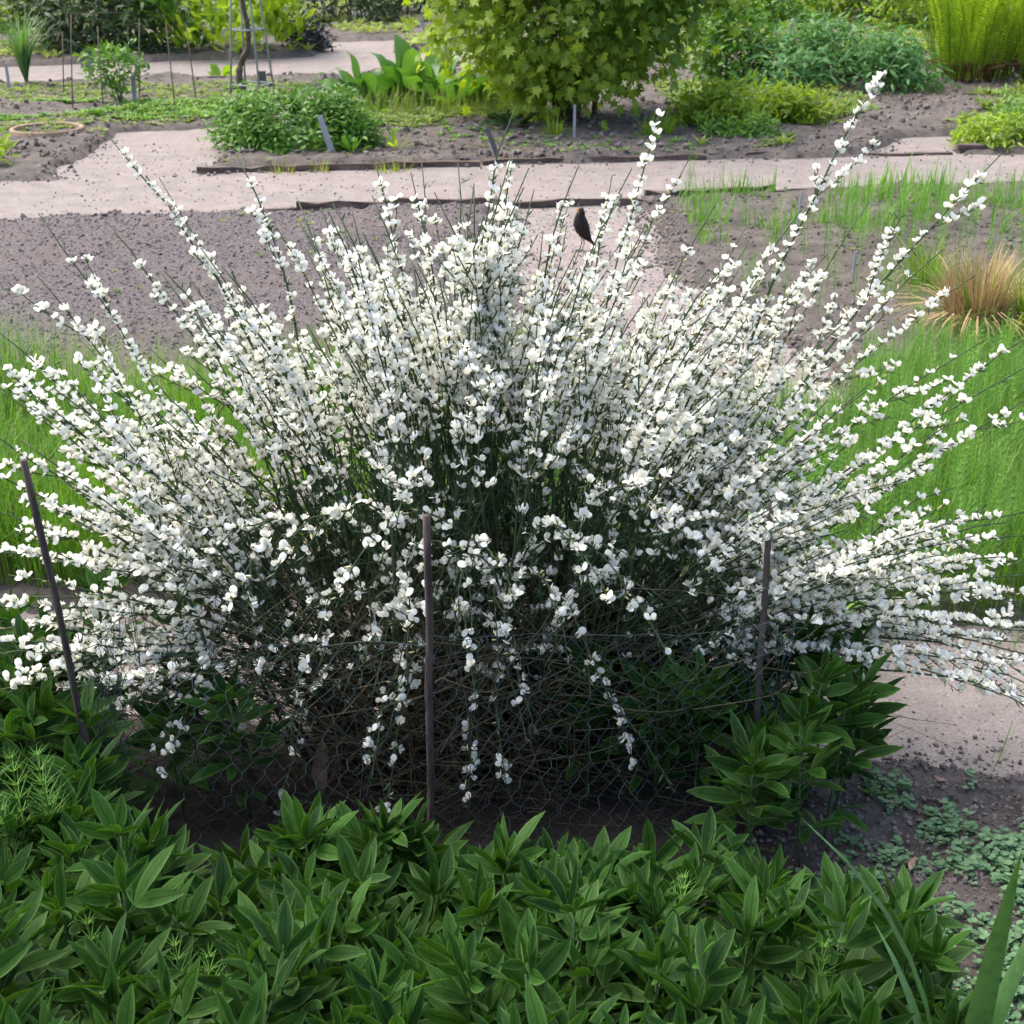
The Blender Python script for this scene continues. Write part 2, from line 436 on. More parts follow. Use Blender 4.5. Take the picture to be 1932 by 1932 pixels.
def in_beds(n, x0, x1, y0, y1, margin=.03, pw=1.0):
    """random points on the beds, off the paths"""
    x = rng.uniform(x0, x1, n); y = y0 + (y1 - y0) * rng.random(n) ** pw
    k = path_sd(x, y) > margin
    return x[k], y[k]
def rand_R(n):
    q = nrm(rng.normal(size=(n, 4)))
    w, x, y, z = q.T
    return np.stack([np.stack([1 - 2 * (y * y + z * z), 2 * (x * y - z * w), 2 * (x * z + y * w)], -1),
                     np.stack([2 * (x * y + z * w), 1 - 2 * (x * x + z * z), 2 * (y * z - x * w)], -1),
                     np.stack([2 * (x * z - y * w), 2 * (y * z + x * w), 1 - 2 * (x * x + y * y)], -1)], -2)
def yaw_R(a):
    c, s = np.cos(a), np.sin(a); z = np.zeros_like(a); o = np.ones_like(a)
    return np.stack([np.stack([c, -s, z], -1), np.stack([s, c, z], -1), np.stack([z, z, o], -1)], -2)

# soil crumbs
def lump(seed):
    r = np.random.default_rng(seed)
    t = (1 + 5 ** .5) / 2
    V = nrm(np.array([(-1, t, 0), (1, t, 0), (-1, -t, 0), (1, -t, 0), (0, -1, t), (0, 1, t), (0, -1, -t), (0, 1, -t), (t, 0, -1), (t, 0, 1), (-t, 0, -1), (-t, 0, 1)], float))
    V = V * r.uniform(.6, 1.25, (12, 1)) * np.array([1, .85, .65])
    F = [(0, 11, 5), (0, 5, 1), (0, 1, 7), (0, 7, 10), (0, 10, 11), (1, 5, 9), (5, 11, 4), (11, 10, 2), (10, 7, 6), (7, 1, 8), (3, 9, 4), (3, 4, 2), (3, 2, 6), (3, 6, 8), (3, 8, 9), (4, 9, 5), (2, 4, 11), (6, 2, 10), (8, 6, 7), (9, 8, 1)]
    return Base(V, F)
lumps = [lump(i) for i in range(5)]
def crumbs(name, n, x0, x1, y0, y1, smin, smax, mat, margin=.02, sinkf=.25, pw=1.0):
    x, y = in_beds(n, x0, x1, y0, y1, margin, pw)
    s = smin * (smax / smin) ** (rng.random(len(x)) ** 2.2)
    z = ground_z(x, y) + s * sinkf
    return stuff(obj(name, merged(name, lumps, rng.integers(0, 5, len(x)), rand_R(len(x)), np.stack([x, y, z], -1), s, rng.random(len(x)), [mat], smooth=False)))
crumbs('soil_crumbs', 9000, .46, 1.35, 1.45, 2.5, .002, .010, M_clod)
crumbs('mulch_bits', 14000, -3.4, .6, 5.0, 8.4, .004, .012, M_mulchbit)
crumbs('soil_crumbs', 4500, .6, 4.5, 4.3, 8.2, .006, .018, M_clod)
crumbs('soil_crumbs', 7000, -6.5, 6.5, 9.5, 16.5, .010, .040, M_clod, pw=1.5)

def on_path(n, x0, x1, y0, y1, m=-.0):
    x = rng.uniform(x0, x1, n); y = rng.uniform(y0, y1, n); k = path_sd(x, y) < m
    return x[k], y[k]
def gravel(name, n, x0, x1, y0, y1, smin, smax, mat):
    x, y = on_path(n, x0, x1, y0, y1); s = smin * (smax / smin) ** (rng.random(len(x)) ** 2)
    z = .006 * fbm(x * 2.2, y * 2.2, 3) + .004 * fbm(x * 12, y * 12, 3) + s * .3
    stuff(obj(name, merged(name, lumps, rng.integers(0, 5, len(x)), rand_R(len(x)), np.stack([x, y, z], -1), s, rng.random(len(x)), [mat], smooth=False)))
def edge_crumbs(n, x0, x1, y0, y1, smin, smax, mat, w):
    x = rng.uniform(x0, x1, n); y = rng.uniform(y0, y1, n); k = np.abs(path_sd(x, y) - .0) < w * rng.random(n); x, y = x[k], y[k]
    s = smin * (smax / smin) ** (rng.random(len(x)) ** 2); z = np.maximum(ground_z(x, y), 0) + s * .25
    stuff(obj('edge_crumbs', merged('edge_crumbs', lumps, rng.integers(0, 5, len(x)), rand_R(len(x)), np.stack([x, y, z], -1), s, rng.random(len(x)), [mat], smooth=False)))
edge_crumbs(9000, .0, 2.0, 4.3, 8.2, .005, .020, M_clod, .22)
edge_crumbs(10000, -5, 5, 7.2, 10.5, .007, .026, M_clod, .16)
edge_crumbs(7000, .4, 1.6, 2.2, 3.2, .002, .009, M_clod, .12)
M_grit = plain_mat('path_grit', (.12, .10, .10), (.42, .37, .36), 60, .95)
gravel('path_grit', 3500, -.9, 2.0, 2.3, 3.1, .0012, .0045, M_grit)
gravel('path_grit', 5000, -5, 5, 6.0, 10.3, .004, .012, M_grit)
gravel('path_grit', 5000, .0, 1.8, 4.3, 8, .003, .009, M_grit)
# leaf-like bases ------------------------------------------------------------------------------
def lance(L, W, n=5, fold=.25, bend=.3, prof=None, wave=0.0, twist=0.0):
    """leaf along +Y with its upper side to +Z, u runs 0 at the middle to 1 on the margin"""
    V = []; U = []; F = []
    for i in range(n + 1):
        t = i / n
        w = (math.sin(math.pi * min(1, t * .94 + .05)) ** .8 if prof is None else prof(t)) * W / 2
        if i == n: w = W * .02
        yy = L * t; zz = -bend * L * t * t + wave * L * math.sin(t * 9)
        for k in (-1, 0, 1):
            c, s_ = math.cos(twist * t), math.sin(twist * t)
            dx, dz = k * w, abs(k) * w * fold
            V.append((dx * c - dz * s_, yy, zz + dz * c + dx * s_)); U.append(abs(k))
    for i in range(n):
        for k in (0, 1):
            a = i * 3 + k
            F += [(a, a + 1, a + 4), (a, a + 4, a + 3)]
    return Base(V, F, None, U)
def blade(L, W, n=4, bend=.4, side=0.0):
    V = []; F = []; U = []
    for i in range(n + 1):
        t = i / n; w = W / 2 * (1 - t ** 1.6)
        ang = bend * t
        yy = L * t * math.sin(ang); zz = L * t * math.cos(ang)
        V += [(-w + side * L * t * t, yy, zz), (w + side * L * t * t, yy, zz)]; U += [t, t]
    for i in range(n):
        a = 2 * i; F += [(a, a + 1, a + 3), (a, a + 3, a + 2)]
    return Base(V, F, None, U)
def rnd_leaf(r, k=7, cup=.2):
    V = [(0, r, 0)]; U = [0]
    for i in range(k):
        a = 2 * math.pi * i / k - math.pi / 2 + .2
        V.append((r * math.cos(a), r + r * math.sin(a), cup * r)); U.append(1)
    return Base(V, [(0, 1 + i, 1 + (i + 1) % k) for i in range(k)], None, U)
def maple_leaf(L):
    out = [(0, 0.02), (.14, -.08), (.44, -.06), (.27, .12), (.64, .36), (.33, .36), (.44, .66), (.17, .56), (.11, .80), (0, 1.08)]
    pts = out + [(-x, y) for x, y in out[-2:0:-1]]
    V = [(0, .34 * L, -.03 * L)]; U = [0]
    for x, y in pts:
        V.append((x * L, y * L, -.25 * L * (x * x) - .12 * L * y * y)); U.append(1)
    n = len(pts)
    return Base(V, [(0, 1 + i, 1 + (i + 1) % n) for i in range(n)], None, U)

# ------------------------------------------------------------------ the white broom
ROOT = np.array([-.08, 2.36, .02])
shrub = thing('broom_shrub', 'large white flowering broom shrub with arching green branches in the wire enclosure', 'shrub', tuple(ROOT))
def flower_base(seed):
    r = np.random.default_rng(seed)
    W = .0088 * r.uniform(.9, 1.12); H = .0205 * r.uniform(.9, 1.1); back = r.uniform(.0, .5); fold = r.uniform(.2, .75)
    V = []; F = []; U = []
    prof = [.35, .85, 1.0, .78, .22]
    for i, v in enumerate((0, .28, .56, .82, 1.0)):
        for u in (-1, 0, 1):
            w = W * prof[i]
            V.append((u * w, .008 - back * H * v * v - fold * abs(u) * w, .001 + H * v - (.0022 if (u == 0 and i == 4) else 0) )); U.append(v if u == 0 else min(1, v + .3))
    for i in range(4):
        for k in (0, 1):
            a = i * 3 + k; F += [(a, a + 1, a + 4), (a, a + 4, a + 3)]
    M = [0] * len(F)
    sp = r.uniform(.6, 1.5)
    for s_ in (-1, 1):
        o = len(V)
        V += [(s_ * .0015, .006, .003), (s_ * .0055 * sp, .012, .0085), (s_ * .0065 * sp, .019, .0075), (s_ * .004 * sp, .0225, .002), (s_ * .0028, .015, -.0045)]
        U += [.1, .8, 1, 1, .6]
        F += [(o, o + 1, o + 4), (o + 1, o + 2, o + 4), (o + 2, o + 3, o + 4)]; M += [0] * 3
    o = len(V)
    V += [(0, .006, -.001), (0, .020, .0035), (0, .0205, -.003), (0, .012, -.0058)]; U += [0, .3, .4, .2]
    F += [(o, o + 1, o + 2), (o, o + 2, o + 3)]; M += [0, 0]
    o = len(V)
    V += [(-.0007, 0, -.001), (.0007, 0, -.001), (0, 0, .0008), (0.002, .008, 0), (-.002, .008, 0), (0, .008, .004)]; U += [.5] * 6
    F += [(o, o + 1, o + 3), (o, o + 3, o + 4), (o + 1, o + 2, o + 5), (o + 1, o + 5, o + 3), (o + 2, o, o + 4), (o + 2, o + 4, o + 5)]; M += [1] * 6
    return Base(V, F, M, U)
def bud_base(seed):
    r = np.random.default_rng(seed); L = .0135 * r.uniform(.75, 1.2); w = .0023
    P = np.array([(0, .003, 0), (0, .003 + L * .35, .0012), (0, .003 + L * .7, .0024), (0, .003 + L, .006)])
    b = tube(P, [w * .5, w, w * .9, w * .2], 4, False)
    o = len(b.V)
    V = np.vstack([b.V, [(-.0006, 0, 0), (.0006, 0, 0), (0, .005, .0006)]])
    return Base(V, np.vstack([b.F, [(o, o + 1, o + 2)]]), [2] * len(b.F) + [1], np.concatenate([b.U, [0, 0, 0]]))
# blossoms keep their own crease
FLB = [flower_base(i) for i in range(7)] + [bud_base(i) for i in range(3)]

tips = []     # (tip point, bloom start distance)
def T(px, py, Y, **k): tips.append((at(px, py, Y), k))
for a in [(72, 402, 2.55), (205, 258, 2.75), (196, 412, 2.7), (300, 335, 2.8), (445, 290, 2.65), (560, 372, 2.9), (706, 300, 2.6), (795, 300, 2.8), (864, 305, 2.55), (972, 205, 2.35),
          (1092, 312, 2.5), (1155, 330, 2.75), (1192, 318, 2.6), (1270, 150, 2.65), (1300, 300, 2.8), (1350, 385, 2.7), (1408, 428, 2.8), (1512, 395, 2.55), (1688, 112, 2.6), (1640, 380, 2.85), (1890, 290, 2.6),
          (1700, 500, 2.7), (1780, 470, 2.5), (1560, 480, 2.7), (1840, 520, 2.65), (70, 520, 2.35), (-20, 612, 2.4), (-30, 655, 2.55), (60, 765, 2.25), (40, 830, 2.3), (-30, 882, 2.15), (-60, 1040, 2.2),
          (15, 1085, 2.15), (-30, 1240, 2.15), (5, 1285, 2.05), (80, 1312, 2.1), (-10, 730, 2.6), (150, 640, 2.7), (110, 905, 2.3), (130, 985, 2.4), (60, 1180, 2.3),
          (1950, 630, 2.5), (1940, 690, 2.35), (1860, 640, 2.7), (1965, 735, 2.6), (1790, 800, 2.3), (1720, 870, 2.4), (1940, 965, 2.4), (1900, 985, 2.25), (1960, 1085, 2.3), (1960, 1120, 2.45), (1955, 1190, 2.2), (1960, 1240, 2.3),
          (1960, 1300, 2.2), (1960, 1345, 2.1), (1900, 1050, 2.5), (1800, 920, 2.6), (1840, 1010, 2.35), (1780, 1060, 2.55), (1655, 1250, 2.2), (1930, 1150, 2.55), (1880, 1280, 2.4), (1700, 1190, 2.3), (-40, 700, 2.4), (-40, 800, 2.45), (-60, 950, 2.3), (-50, 1130, 2.2), (-40, 1190, 2.3), (30, 940, 2.5), (100, 1060, 2.4), (160, 1120, 2.2), (140, 1240, 2.15), (1960, 1010, 2.5), (1985, 1060, 2.6), (1980, 1200, 2.4), (1990, 1270, 2.25), (1900, 1120, 2.3), (1850, 1180, 2.45), (-20, 1305, 2.05), (40, 1262, 2.1), (120, 1300, 2.04), (200, 1290, 2.06), (-40, 1215, 2.12), (60, 1125, 2.25), (150, 1200, 2.2), (1960, 1325, 2.15), (1940, 1212, 2.3), (1975, 1140, 2.35)]:
    T(*a)
for a in [(510, 1625, 2.02), (255, 1470, 2.05), (545, 1420, 2.03), (720, 1560, 2.02), (900, 1345, 1.99), (800, 1200, 2.0), (1200, 1470, 2.06), (890, 1560, 2.04), (1070, 1250, 2.02), (1150, 1320, 2.06), (745, 1040, 2.05),
          (1380, 1165, 2.02), (1210, 1190, 2.05), (650, 1130, 2.0), (590, 1250, 2.02), (730, 1400, 2.03), (940, 1260, 2.06), (1290, 1060, 2.04), (430, 1190, 2.05), (330, 1150, 2.1), (1100, 1060, 2.08), (860, 1220, 2.0), (500, 1120, 2.05), (560, 1090, 2.1), (980, 1180, 2.0), (1010, 1400, 2.03), (640, 1330, 2.04), (1260, 1240, 2.05), (1130, 1150, 2.0), (470, 1310, 2.06), (770, 1290, 2.0), (690, 1460, 2.03), (960, 1510, 2.03)]:
    T(*a, spray=True)
n_fill = 0
while n_fill < 290:
    al = math.radians(random.uniform(18, 162)) if random.random() < .5 else math.radians(random.gauss(95, 34))
    if not (math.radians(16) < al < math.radians(164)): continue
    L = (.98 if math.sin(al) < .6 else .98) * random.uniform(.62, 1.0) ** .7
    dy = random.gauss(.12, .30)
    if not -.30 < dy < .75: continue
    L *= math.sqrt(max(.1, 1 - (abs(dy) / 1.0) ** 2))
    x = ROOT[0] + 1.04 * L * math.cos(al); z = .23 + 1.08 * L * math.sin(al) - .06 * (dy > .2)
    tips.append((np.array([x, ROOT[1] + dy, z]), {})); n_fill += 1

FP = []; FD = []; FU = []       # flower positions, outward directions, up hints
LP = []; LD = []
def along(P, n_per_m, t0, t1, dens):
    seg = np.linalg.norm(np.diff(P, axis=0), axis=1); cum = np.concatenate([[0], np.cumsum(seg)]); tot = cum[-1]
    n = int(tot * n_per_m * (t1 - t0))
    if n <= 0: return None
    d = np.sort(rng.uniform(t0, t1, n)) * tot
    pos = np.stack([np.interp(d, cum, P[:, k]) for k in range(3)], -1)
    tg = nrm(np.stack([np.interp(d, cum, np.gradient(P[:, k])) for k in range(3)], -1))
    return pos, tg
def put_flowers(P, per_m, t0, t1, spray=False):
    r = along(P, per_m, t0, t1, 1)
    if r is None: return
    pos, tg = r
    dist = np.linalg.norm((pos - np.array([ROOT[0], ROOT[1], .28])) * np.array([1, .9, 1.05]), axis=1)
    keep = rng.random(len(pos)) < (np.full(len(pos), .8) if spray else .025 + .975 * sstep(.42, .74, dist))
    pos, tg = pos[keep], tg[keep]
    if not len(pos): return
    a = rng.uniform(0, 2 * math.pi, len(pos))
    s1 = nrm(np.cross(tg, np.array([.2, .1, 1.0]))); s2 = np.cross(s1, tg)
    out = s1 * np.cos(a)[:, None] + s2 * np.sin(a)[:, None]
    out[:, 2] = np.where(out[:, 2] < -.3, -out[:, 2] * .6, out[:, 2])      # flowers turn to the upper side
    out = nrm(out + .35 * tg + np.array([0, 0, .12]))
    FP.append(pos + out * .001); FD.append(out); FU.append(nrm(np.array([0, 0, 1.0]) + .55 * tg + .35 * rng.normal(size=tg.shape)))
def put_leaves(P, per_m, t0, t1):
    r = along(P, per_m, t0, t1, 1)
    if r is None: return
    pos, tg = r
    LP.append(pos); LD.append(nrm(tg * 1.0 + .75 * rng.normal(size=tg.shape)))
for tip, k in tips:
    spray = k.get('spray', False)
    d = tip - ROOT
    hor = d * np.array([1, 1, 0]); hl = np.linalg.norm(hor) + 1e-6
    low = np.clip((.75 - tip[2]) / .6, 0, 1)
    p0 = ROOT + np.array([random.gauss(0, .10) + .22 * np.clip(d[0], -1, 1), random.gauss(0, .06) + .1 * np.clip(d[1], -.5, .6), 0])
    p0[1] = max(p0[1], 2.12)
    L = np.linalg.norm(tip - p0)
    up = np.array([0, 0, 1.0])
    if spray:
        p1 = p0 + up * (.35 + .35 * max(0, tip[2])) + hor * .15
        p2 = np.array([tip[0] - .25 * hor[0] + random.gauss(0, .03), tip[1] + .10, max(tip[2] + .30, .5)])
    else:
        p1 = p0 + up * L * (.27 + .16 * low) + hor / hl * L * (.13 + .08 * low)
        ed = nrm(hor / hl * (.75 + .2 * low) + up * (np.clip(d[2] / (hl + .25), 0, 1.8) * .8 * (1 - low) - .55 * low * low) + np.array([random.gauss(0, .09), random.gauss(0, .09), random.gauss(0, .07)]))
        p2 = tip - ed * L * .36
    P = bez(p0, p1, p2, tip, 18)
    P[1:-1] += rng.normal(size=(16, 3)) * .003
    thick = random.choice([.0030, .0036, .0045, .006])
    rad = np.linspace(thick, .0012, 18) if not spray else np.linspace(.003, .0010, 18)
    parts = [tube(P, rad, 5)]
    bare = random.uniform(.9, .98)
    put_flowers(P, random.uniform(80, 118) if not spray else random.uniform(58, 85), .22 if not spray else .45, bare, spray)
    put_leaves(P, 60, .3, .97)
    ns = (random.randint(5, 8) if low < .35 else random.randint(2, 4)) if not spray else 2
    for j in range(ns):
        t = random.uniform(.34, .9); i = int(t * 17)
        dirn = nrm(P[min(i + 2, 17)] - P[i])
        sdv_ = nrm(np.cross(dirn, rng.normal(size=3)))
        l2 = random.uniform(.07, .26) * (1.2 - t * .6)
        e1 = P[i] + (dirn * .85 + sdv_ * .5) * l2 * .5
        e2 = P[i] + dirn * l2 * .92 + sdv_ * l2 * .36 + np.array([0, 0, -.02 * low])
        Q = bez(P[i], e1, .5 * (e1 + e2), e2, 6)
        parts.append(tube(Q, np.linspace(.0017, .0008, 6), 3, False, uv=np.full(6, .3 + .6 * t)))
        put_flowers(Q, random.uniform(70, 110), .15, .95, False)
        put_leaves(Q, 110, .1, 1)
    b = join(parts); b.V = b.V - ROOT
    obj('branch', base_mesh('branch', b, [M_branch]), shrub)
# old brown stems at the foot of the shrub
for (x0, y0, pts, r) in [(.02, 2.25, [(1130, 1430, 2.3), (1240, 1290, 2.36), (1340, 1130, 2.42), (1400, 1010, 2.46)], .013), (-.28, 2.24, [(610, 1480, 2.26), (590, 1330, 2.3), (560, 1180, 2.35)], .011),
                         (-.05, 2.33, [(1000, 1330, 2.4), (1045, 1180, 2.45), (1050, 1060, 2.5)], .016), (-.12, 2.3, [(860, 1380, 2.36), (840, 1200, 2.42), (850, 1060, 2.5)], .011),
                         (-.2, 2.36, [(720, 1350, 2.45), (660, 1180, 2.5), (600, 1040, 2.55)], .012), (.0, 2.28, [(960, 1450, 2.3), (1110, 1370, 2.34), (1230, 1200, 2.42)], .010), (-.3, 2.34, [(560, 1330, 2.45), (470, 1200, 2.5), (400, 1100, 2.5)], .010),
                         (.08, 2.3, [(1120, 1350, 2.42), (1150, 1200, 2.5), (1190, 1060, 2.55)], .010)]:
    C = np.array([[x0, y0, -.03]] + [at(*q) for q in pts])
    tt = np.linspace(0, len(C) - 1, 14)
    P = np.stack([np.interp(tt, np.arange(len(C)), C[:, q]) for q in range(3)], -1)
    P[1:-1] = (P[:-2] + P[1:-1] * 2 + P[2:]) / 4 + rng.normal(size=(12, 3)) * .004
    b = tube(P, np.linspace(r, r * .5, 14), 8); b.U[:] *= .2; b.V -= ROOT
    obj('old_stem', base_mesh('old_stem', b, [M_branch]), shrub)
FP = np.concatenate(FP); FD = np.concatenate(FD); FU = np.concatenate(FU)
which = rng.integers(0, 7, len(FP)); isb = rng.random(len(FP)) < .17; which[isb] = rng.integers(7, 10, isb.sum())
R = frames(FD, FU); sc = rng.uniform(.62, .88, len(FP)); tint = rng.random(len(FP))
# the 300 blossoms that show largest are parts of their own, the rest is one mass
u_, v_, dep = proj(FP)
ok = (~isb) & (u_ > 12) & (u_ < 1920) & (v_ > 12) & (v_ < 1920)
cell = (u_ // 20).astype(int) * 1000 + (v_ // 20).astype(int)
order = np.argsort(dep); seen = {}; front = []
for i in order:
    if ok[i] and cell[i] not in seen:
        seen[cell[i]] = 1; front.append(i)
        if len(front) == 300: break
front = np.array(front); rest = np.ones(len(FP), bool); rest[front] = False
FLM = [M_petal, M_calyx, M_bud]
fmes = [base_mesh('flower', FLB[k], FLM, .3) for k in range(7)]
for i in front:
    obj('flower', fmes[which[i]], shrub, FP[i] - ROOT, R[i], float(sc[i]))
stuff(obj('flowers', merged('flowers', FLB, which[rest], R[rest], FP[rest] - ROOT, sc[rest], tint[rest], FLM), shrub))
LP = np.concatenate(LP); LD = np.concatenate(LD)
lb = [lance(.014, .0034, 2, .2, .1), lance(.019, .003, 2, .2, -.1)]
stuff(obj('leaves', merged('leaves', lb, rng.integers(0, 2, len(LP)), frames(LD, rng.normal(size=LD.shape)), LP - ROOT, rng.uniform(.7, 1.3, len(LP)), rng.random(len(LP)), [M_twigleaf]), shrub))
# tangle of dry twigs low in the shrub
parts = []
for i in range(2300):
    a = np.array([random.gauss(-.14, .32), random.uniform(2.07, 2.75), random.uniform(.0, .42)])
    a[0] = min(max(a[0], -.72), .50)
    d = nrm(np.array([random.gauss(0, 1), random.gauss(0, .5), random.gauss(.25, .6)])); l = random.uniform(.12, .45)
    q = a + d * l; q[2] = max(.02, min(.62, q[2])); q[1] = max(2.07, q[1])
    m1 = (a + q) / 2 + rng.normal(size=3) * .05; m1[1] = max(2.07, m1[1])
    parts.append(tube(bez(a, m1, m1, q, 7), np.linspace(random.uniform(.0008, .0017), .0005, 7), 3, False))
b = join(parts); b.V -= ROOT
stuff(obj('dry_twigs', base_mesh('dry_twigs', b, [M_dead]), shrub))

# ------------------------------------------------------------------ wire fence round the shrub
fence = thing('wire_fence', 'green chicken wire fence on weathered wooden stakes round the white shrub', 'fence', (-.1, 2.0, 0))
FO = np.array([-.1, 2.0, 0])
def stake(p, q, r):
    n = 9
    P = np.stack([np.linspace(p[k], q[k], n) for k in range(3)], -1); P[1:-1] += rng.normal(size=(n - 2, 3)) * .0014
    b = tube(P, r * (1 + .08 * rng.normal(size=n)), 8); b.V -= FO
    obj('stake', base_mesh('stake', b, [M_stake]), fence)
def gpt(px, py, Y, z=-.12):
    q = at(px, py, Y); return np.array([q[0], Y, z])
stake(gpt(232, 1700, 2.0), at(44, 868, 2.0), .0066)
stake(gpt(814, 1700, 1.98), at(805, 972, 1.98), .0066)
stake(gpt(1402, 1700, 2.04), at(1454, 950, 2.22), .0066)
stake(gpt(425, 1380, 2.62), at(348, 870, 2.60), .0070)
stake(gpt(1290, 1330, 2.75), at(1330, 930, 2.75), .0070)
A = gpt(222, 1640, 2.01, 0); B = gpt(812, 1640, 1.99, 0); Cc = gpt(1404, 1640, 2.05, 0); D_ = np.array([.42, 2.75, 0]); E_ = gpt(425, 1330, 2.62, 0)
def wire_panel(p, q, n, rows, cw, ch, lean, sag, seed, rad=.0006):
    """hexagon netting between two stakes"""
    r = np.random.default_rng(seed)
    L = np.linalg.norm(q - p); e = (q - p) / L; nrmv = np.array([-e[1], e[0], 0])
    ncol = max(2, int(L / cw)); edges = []
    pt = {}
    def P(i, j, up):
        key = (i, j, up)
        if key not in pt:
            x = (i + (.5 if j % 2 else 0)) * cw; z = j * ch * .75 + (ch * .25 if up else 0)
            zz = z * (1 - sag * math.sin(math.pi * min(1, x / L)) * .25) + .0022 * r.normal()
            w = .02 * math.sin(x * 9 + z * 7 + seed) + .004 * r.normal() + lean * z
            pt[key] = p + e * min(max(x, 0), L) + nrmv * w + np.array([0, 0, zz - .01]) + e * .002 * r.normal()
        return pt[key]
    T_ = []
    for j in range(rows):
        for i in range(ncol):
            lo, hi = P(i, j, False), P(i, j, True)
            T_.append((lo, hi, 1.6))
            if j < rows - 1:
                o = 0 if j % 2 else -1
                T_.append((hi, P(i + o, j + 1, False), 1.0)); T_.append((hi, P(i + o + 1, j + 1, False), 1.0))
    top = [P(i, rows - 1, True) for i in range(ncol)]
    bs = [tube(np.array([a, c]), rad * k, 4, False) for a, c, k in T_ if np.linalg.norm(a - c) < .12]
    bs.append(tube(np.array([p + np.array([0, 0, top[0][2]])] + top + [q + np.array([0, 0, top[-1][2]])]), rad * 1.5, 4, False))
    b = join(bs); b.V -= FO
    obj('wire_panel', base_mesh('wire_panel', b, [M_wire]), fence)
wire_panel(A, B, 0, 17, .038, .044, .02, .3, 1)
wire_panel(B, Cc, 0, 17, .038, .044, .02, .2, 2)
wire_panel(Cc, D_, 0, 16, .038, .044, .0, .2, 3)
wire_panel(D_, E_, 0, 15, .038, .044, .0, .3, 4)
wire_panel(E_, A, 0, 16, .038, .044, .0, .2, 5)
wire_panel(Cc + np.array([.045, .02, 0]), Cc + np.array([.085, .05, 0]), 0, 17, .012, .040, .05, .0, 6, .0007)
wire_panel(A + np.array([-.012, .02, 0]), A + np.array([.035, .06, 0]), 0, 15, .014, .042, -.08, .0, 7, .0007)

# ------------------------------------------------------------------ herb with three-part leaves
def trifoliate(seed):
    r = np.random.default_rng(seed); parts = []
    pet = .022 * r.uniform(.7, 1.3)
    parts.append(xf(tube(np.array([(0, 0, 0), (0, pet * .5, .001), (0, pet, 0)]), .0013, 4, False), None))
    parts[0].U[:] = 0
    for a, k in ((0, 1.05), (r.uniform(.7, 1.0), .92), (-r.uniform(.7, 1.0), .92)):
        prof = lambda t: (math.sin(math.pi * min(1, max(0, t)) ** .95) ** .72) * (.82 + .3 * t if t < .7 else 1.03)
        l = lance(.088 * k * r.uniform(.92, 1.08), .0245 * r.uniform(.85, 1.15), 6, r.uniform(.18, .5), r.uniform(-.05, .28), prof, 0, r.uniform(-.4, .4))
        Rr = rot('Z', a) @ rot('X', r.uniform(-.12, .22)) @ rot('Y', r.uniform(-.35, .35))
        parts.append(xf(l, Rr, (0, pet, 0)))
    return parts
TRI = [trifoliate(i) for i in range(10)]
TRIM = [[base_mesh('leaf' if k == 0 else 'leaflet', b_, [M_herbstem if k == 0 else M_herb], .12 + .08 * i + .04 * k) for k, b_ in enumerate(TRI[i])] for i in range(10)]
STEMM = {}
def herb(x, y, h, label, group, nl=None, name='trifoliate_herb'):
    z0 = float(ground_z(np.array([x]), np.array([y]))[0])
    t = thing(name, label, 'herb', (x, y, z0 - .01), random.uniform(0, 6.28), group)
    lean = np.array([random.gauss(0, .10), random.gauss(0, .10), 1.0]); lean /= np.linalg.norm(lean)
    side = np.array([random.gauss(0, .02), random.gauss(0, .02), 0])
    P = np.array([lean * h * q + side * q * q for q in np.linspace(0, 1, 6)])
    obj('stem', base_mesh('stem', tube(P, np.linspace(.0034, .0018, 6), 5), [M_herbstem]), t)
    nl = nl or random.randint(10, 14); ph = random.uniform(0, 6.28)
    for i in range(nl):
        q = .30 + .70 * (i / (nl - 1)) ** .8
        pos = lean * h * q + side * q * q
        ph += 2.4 + random.gauss(0, .25)
        el = math.radians(np.interp(q, [.3, .75, 1.0], [14, 44, 76]) + random.gauss(0, 9))
        s = np.interp(q, [.3, .6, .9, 1.0], [.9, 1.1, .98, .62]) * random.uniform(.85, 1.15)
        Rr = rot('Z', ph) @ rot('X', el)
        ms = TRIM[random.randrange(10)]; lf = obj('leaf', ms[0], t, pos, Rr, s)
        for m_ in ms[1:]: obj('leaflet', m_, lf)
    return t
def herb_field(n, region, hfun, label, group, mind=.06):
    pts = []
    for _ in range(n * 40):
        if len(pts) >= n: break
        x, y = region()
        if x is None: continue
        if all((x - a) ** 2 + (y - b_) ** 2 > mind * mind for a, b_ in pts):
            pts.append((x, y)); lg = label(x, y) if callable(label) else (label, group); herb(x, y, hfun(x, y), *lg)
    return pts
def reg_front():
    y = random.uniform(.95, 1.80); x = random.uniform(-.86, .70)
    rlim = np.interp(y, [1.0, 1.3, 1.55, 1.7, 1.80], [.56, .62, .60, .52, .44])
    if x > rlim or (x > .47 and y < 1.36): return None, None
    return x, y
herb_field(175, reg_front, lambda x, y: np.interp(y, [1.0, 1.35, 1.5, 1.8], [.37, .33, .27, .155]) * random.uniform(.78, 1.24) * (1.0 + .25 * (x < -.55)),
           lambda x, y: (('trifoliate herb on the rim of the dense bed beside the round seedlings', 'herbs on the rim by the seedlings') if x > .40 else
                         ('short trifoliate herb close under the wire netting', 'short herbs under the netting') if y > 1.58 else
                         ('tall trifoliate herb of the dense bed on the side of the leaning end stake', 'herbs of the bed by the end stake') if x < -.55 else
                         ('dark green trifoliate herb in the middle of the dense bed before the netting', 'herbs in the middle of the bed')), None, .060)
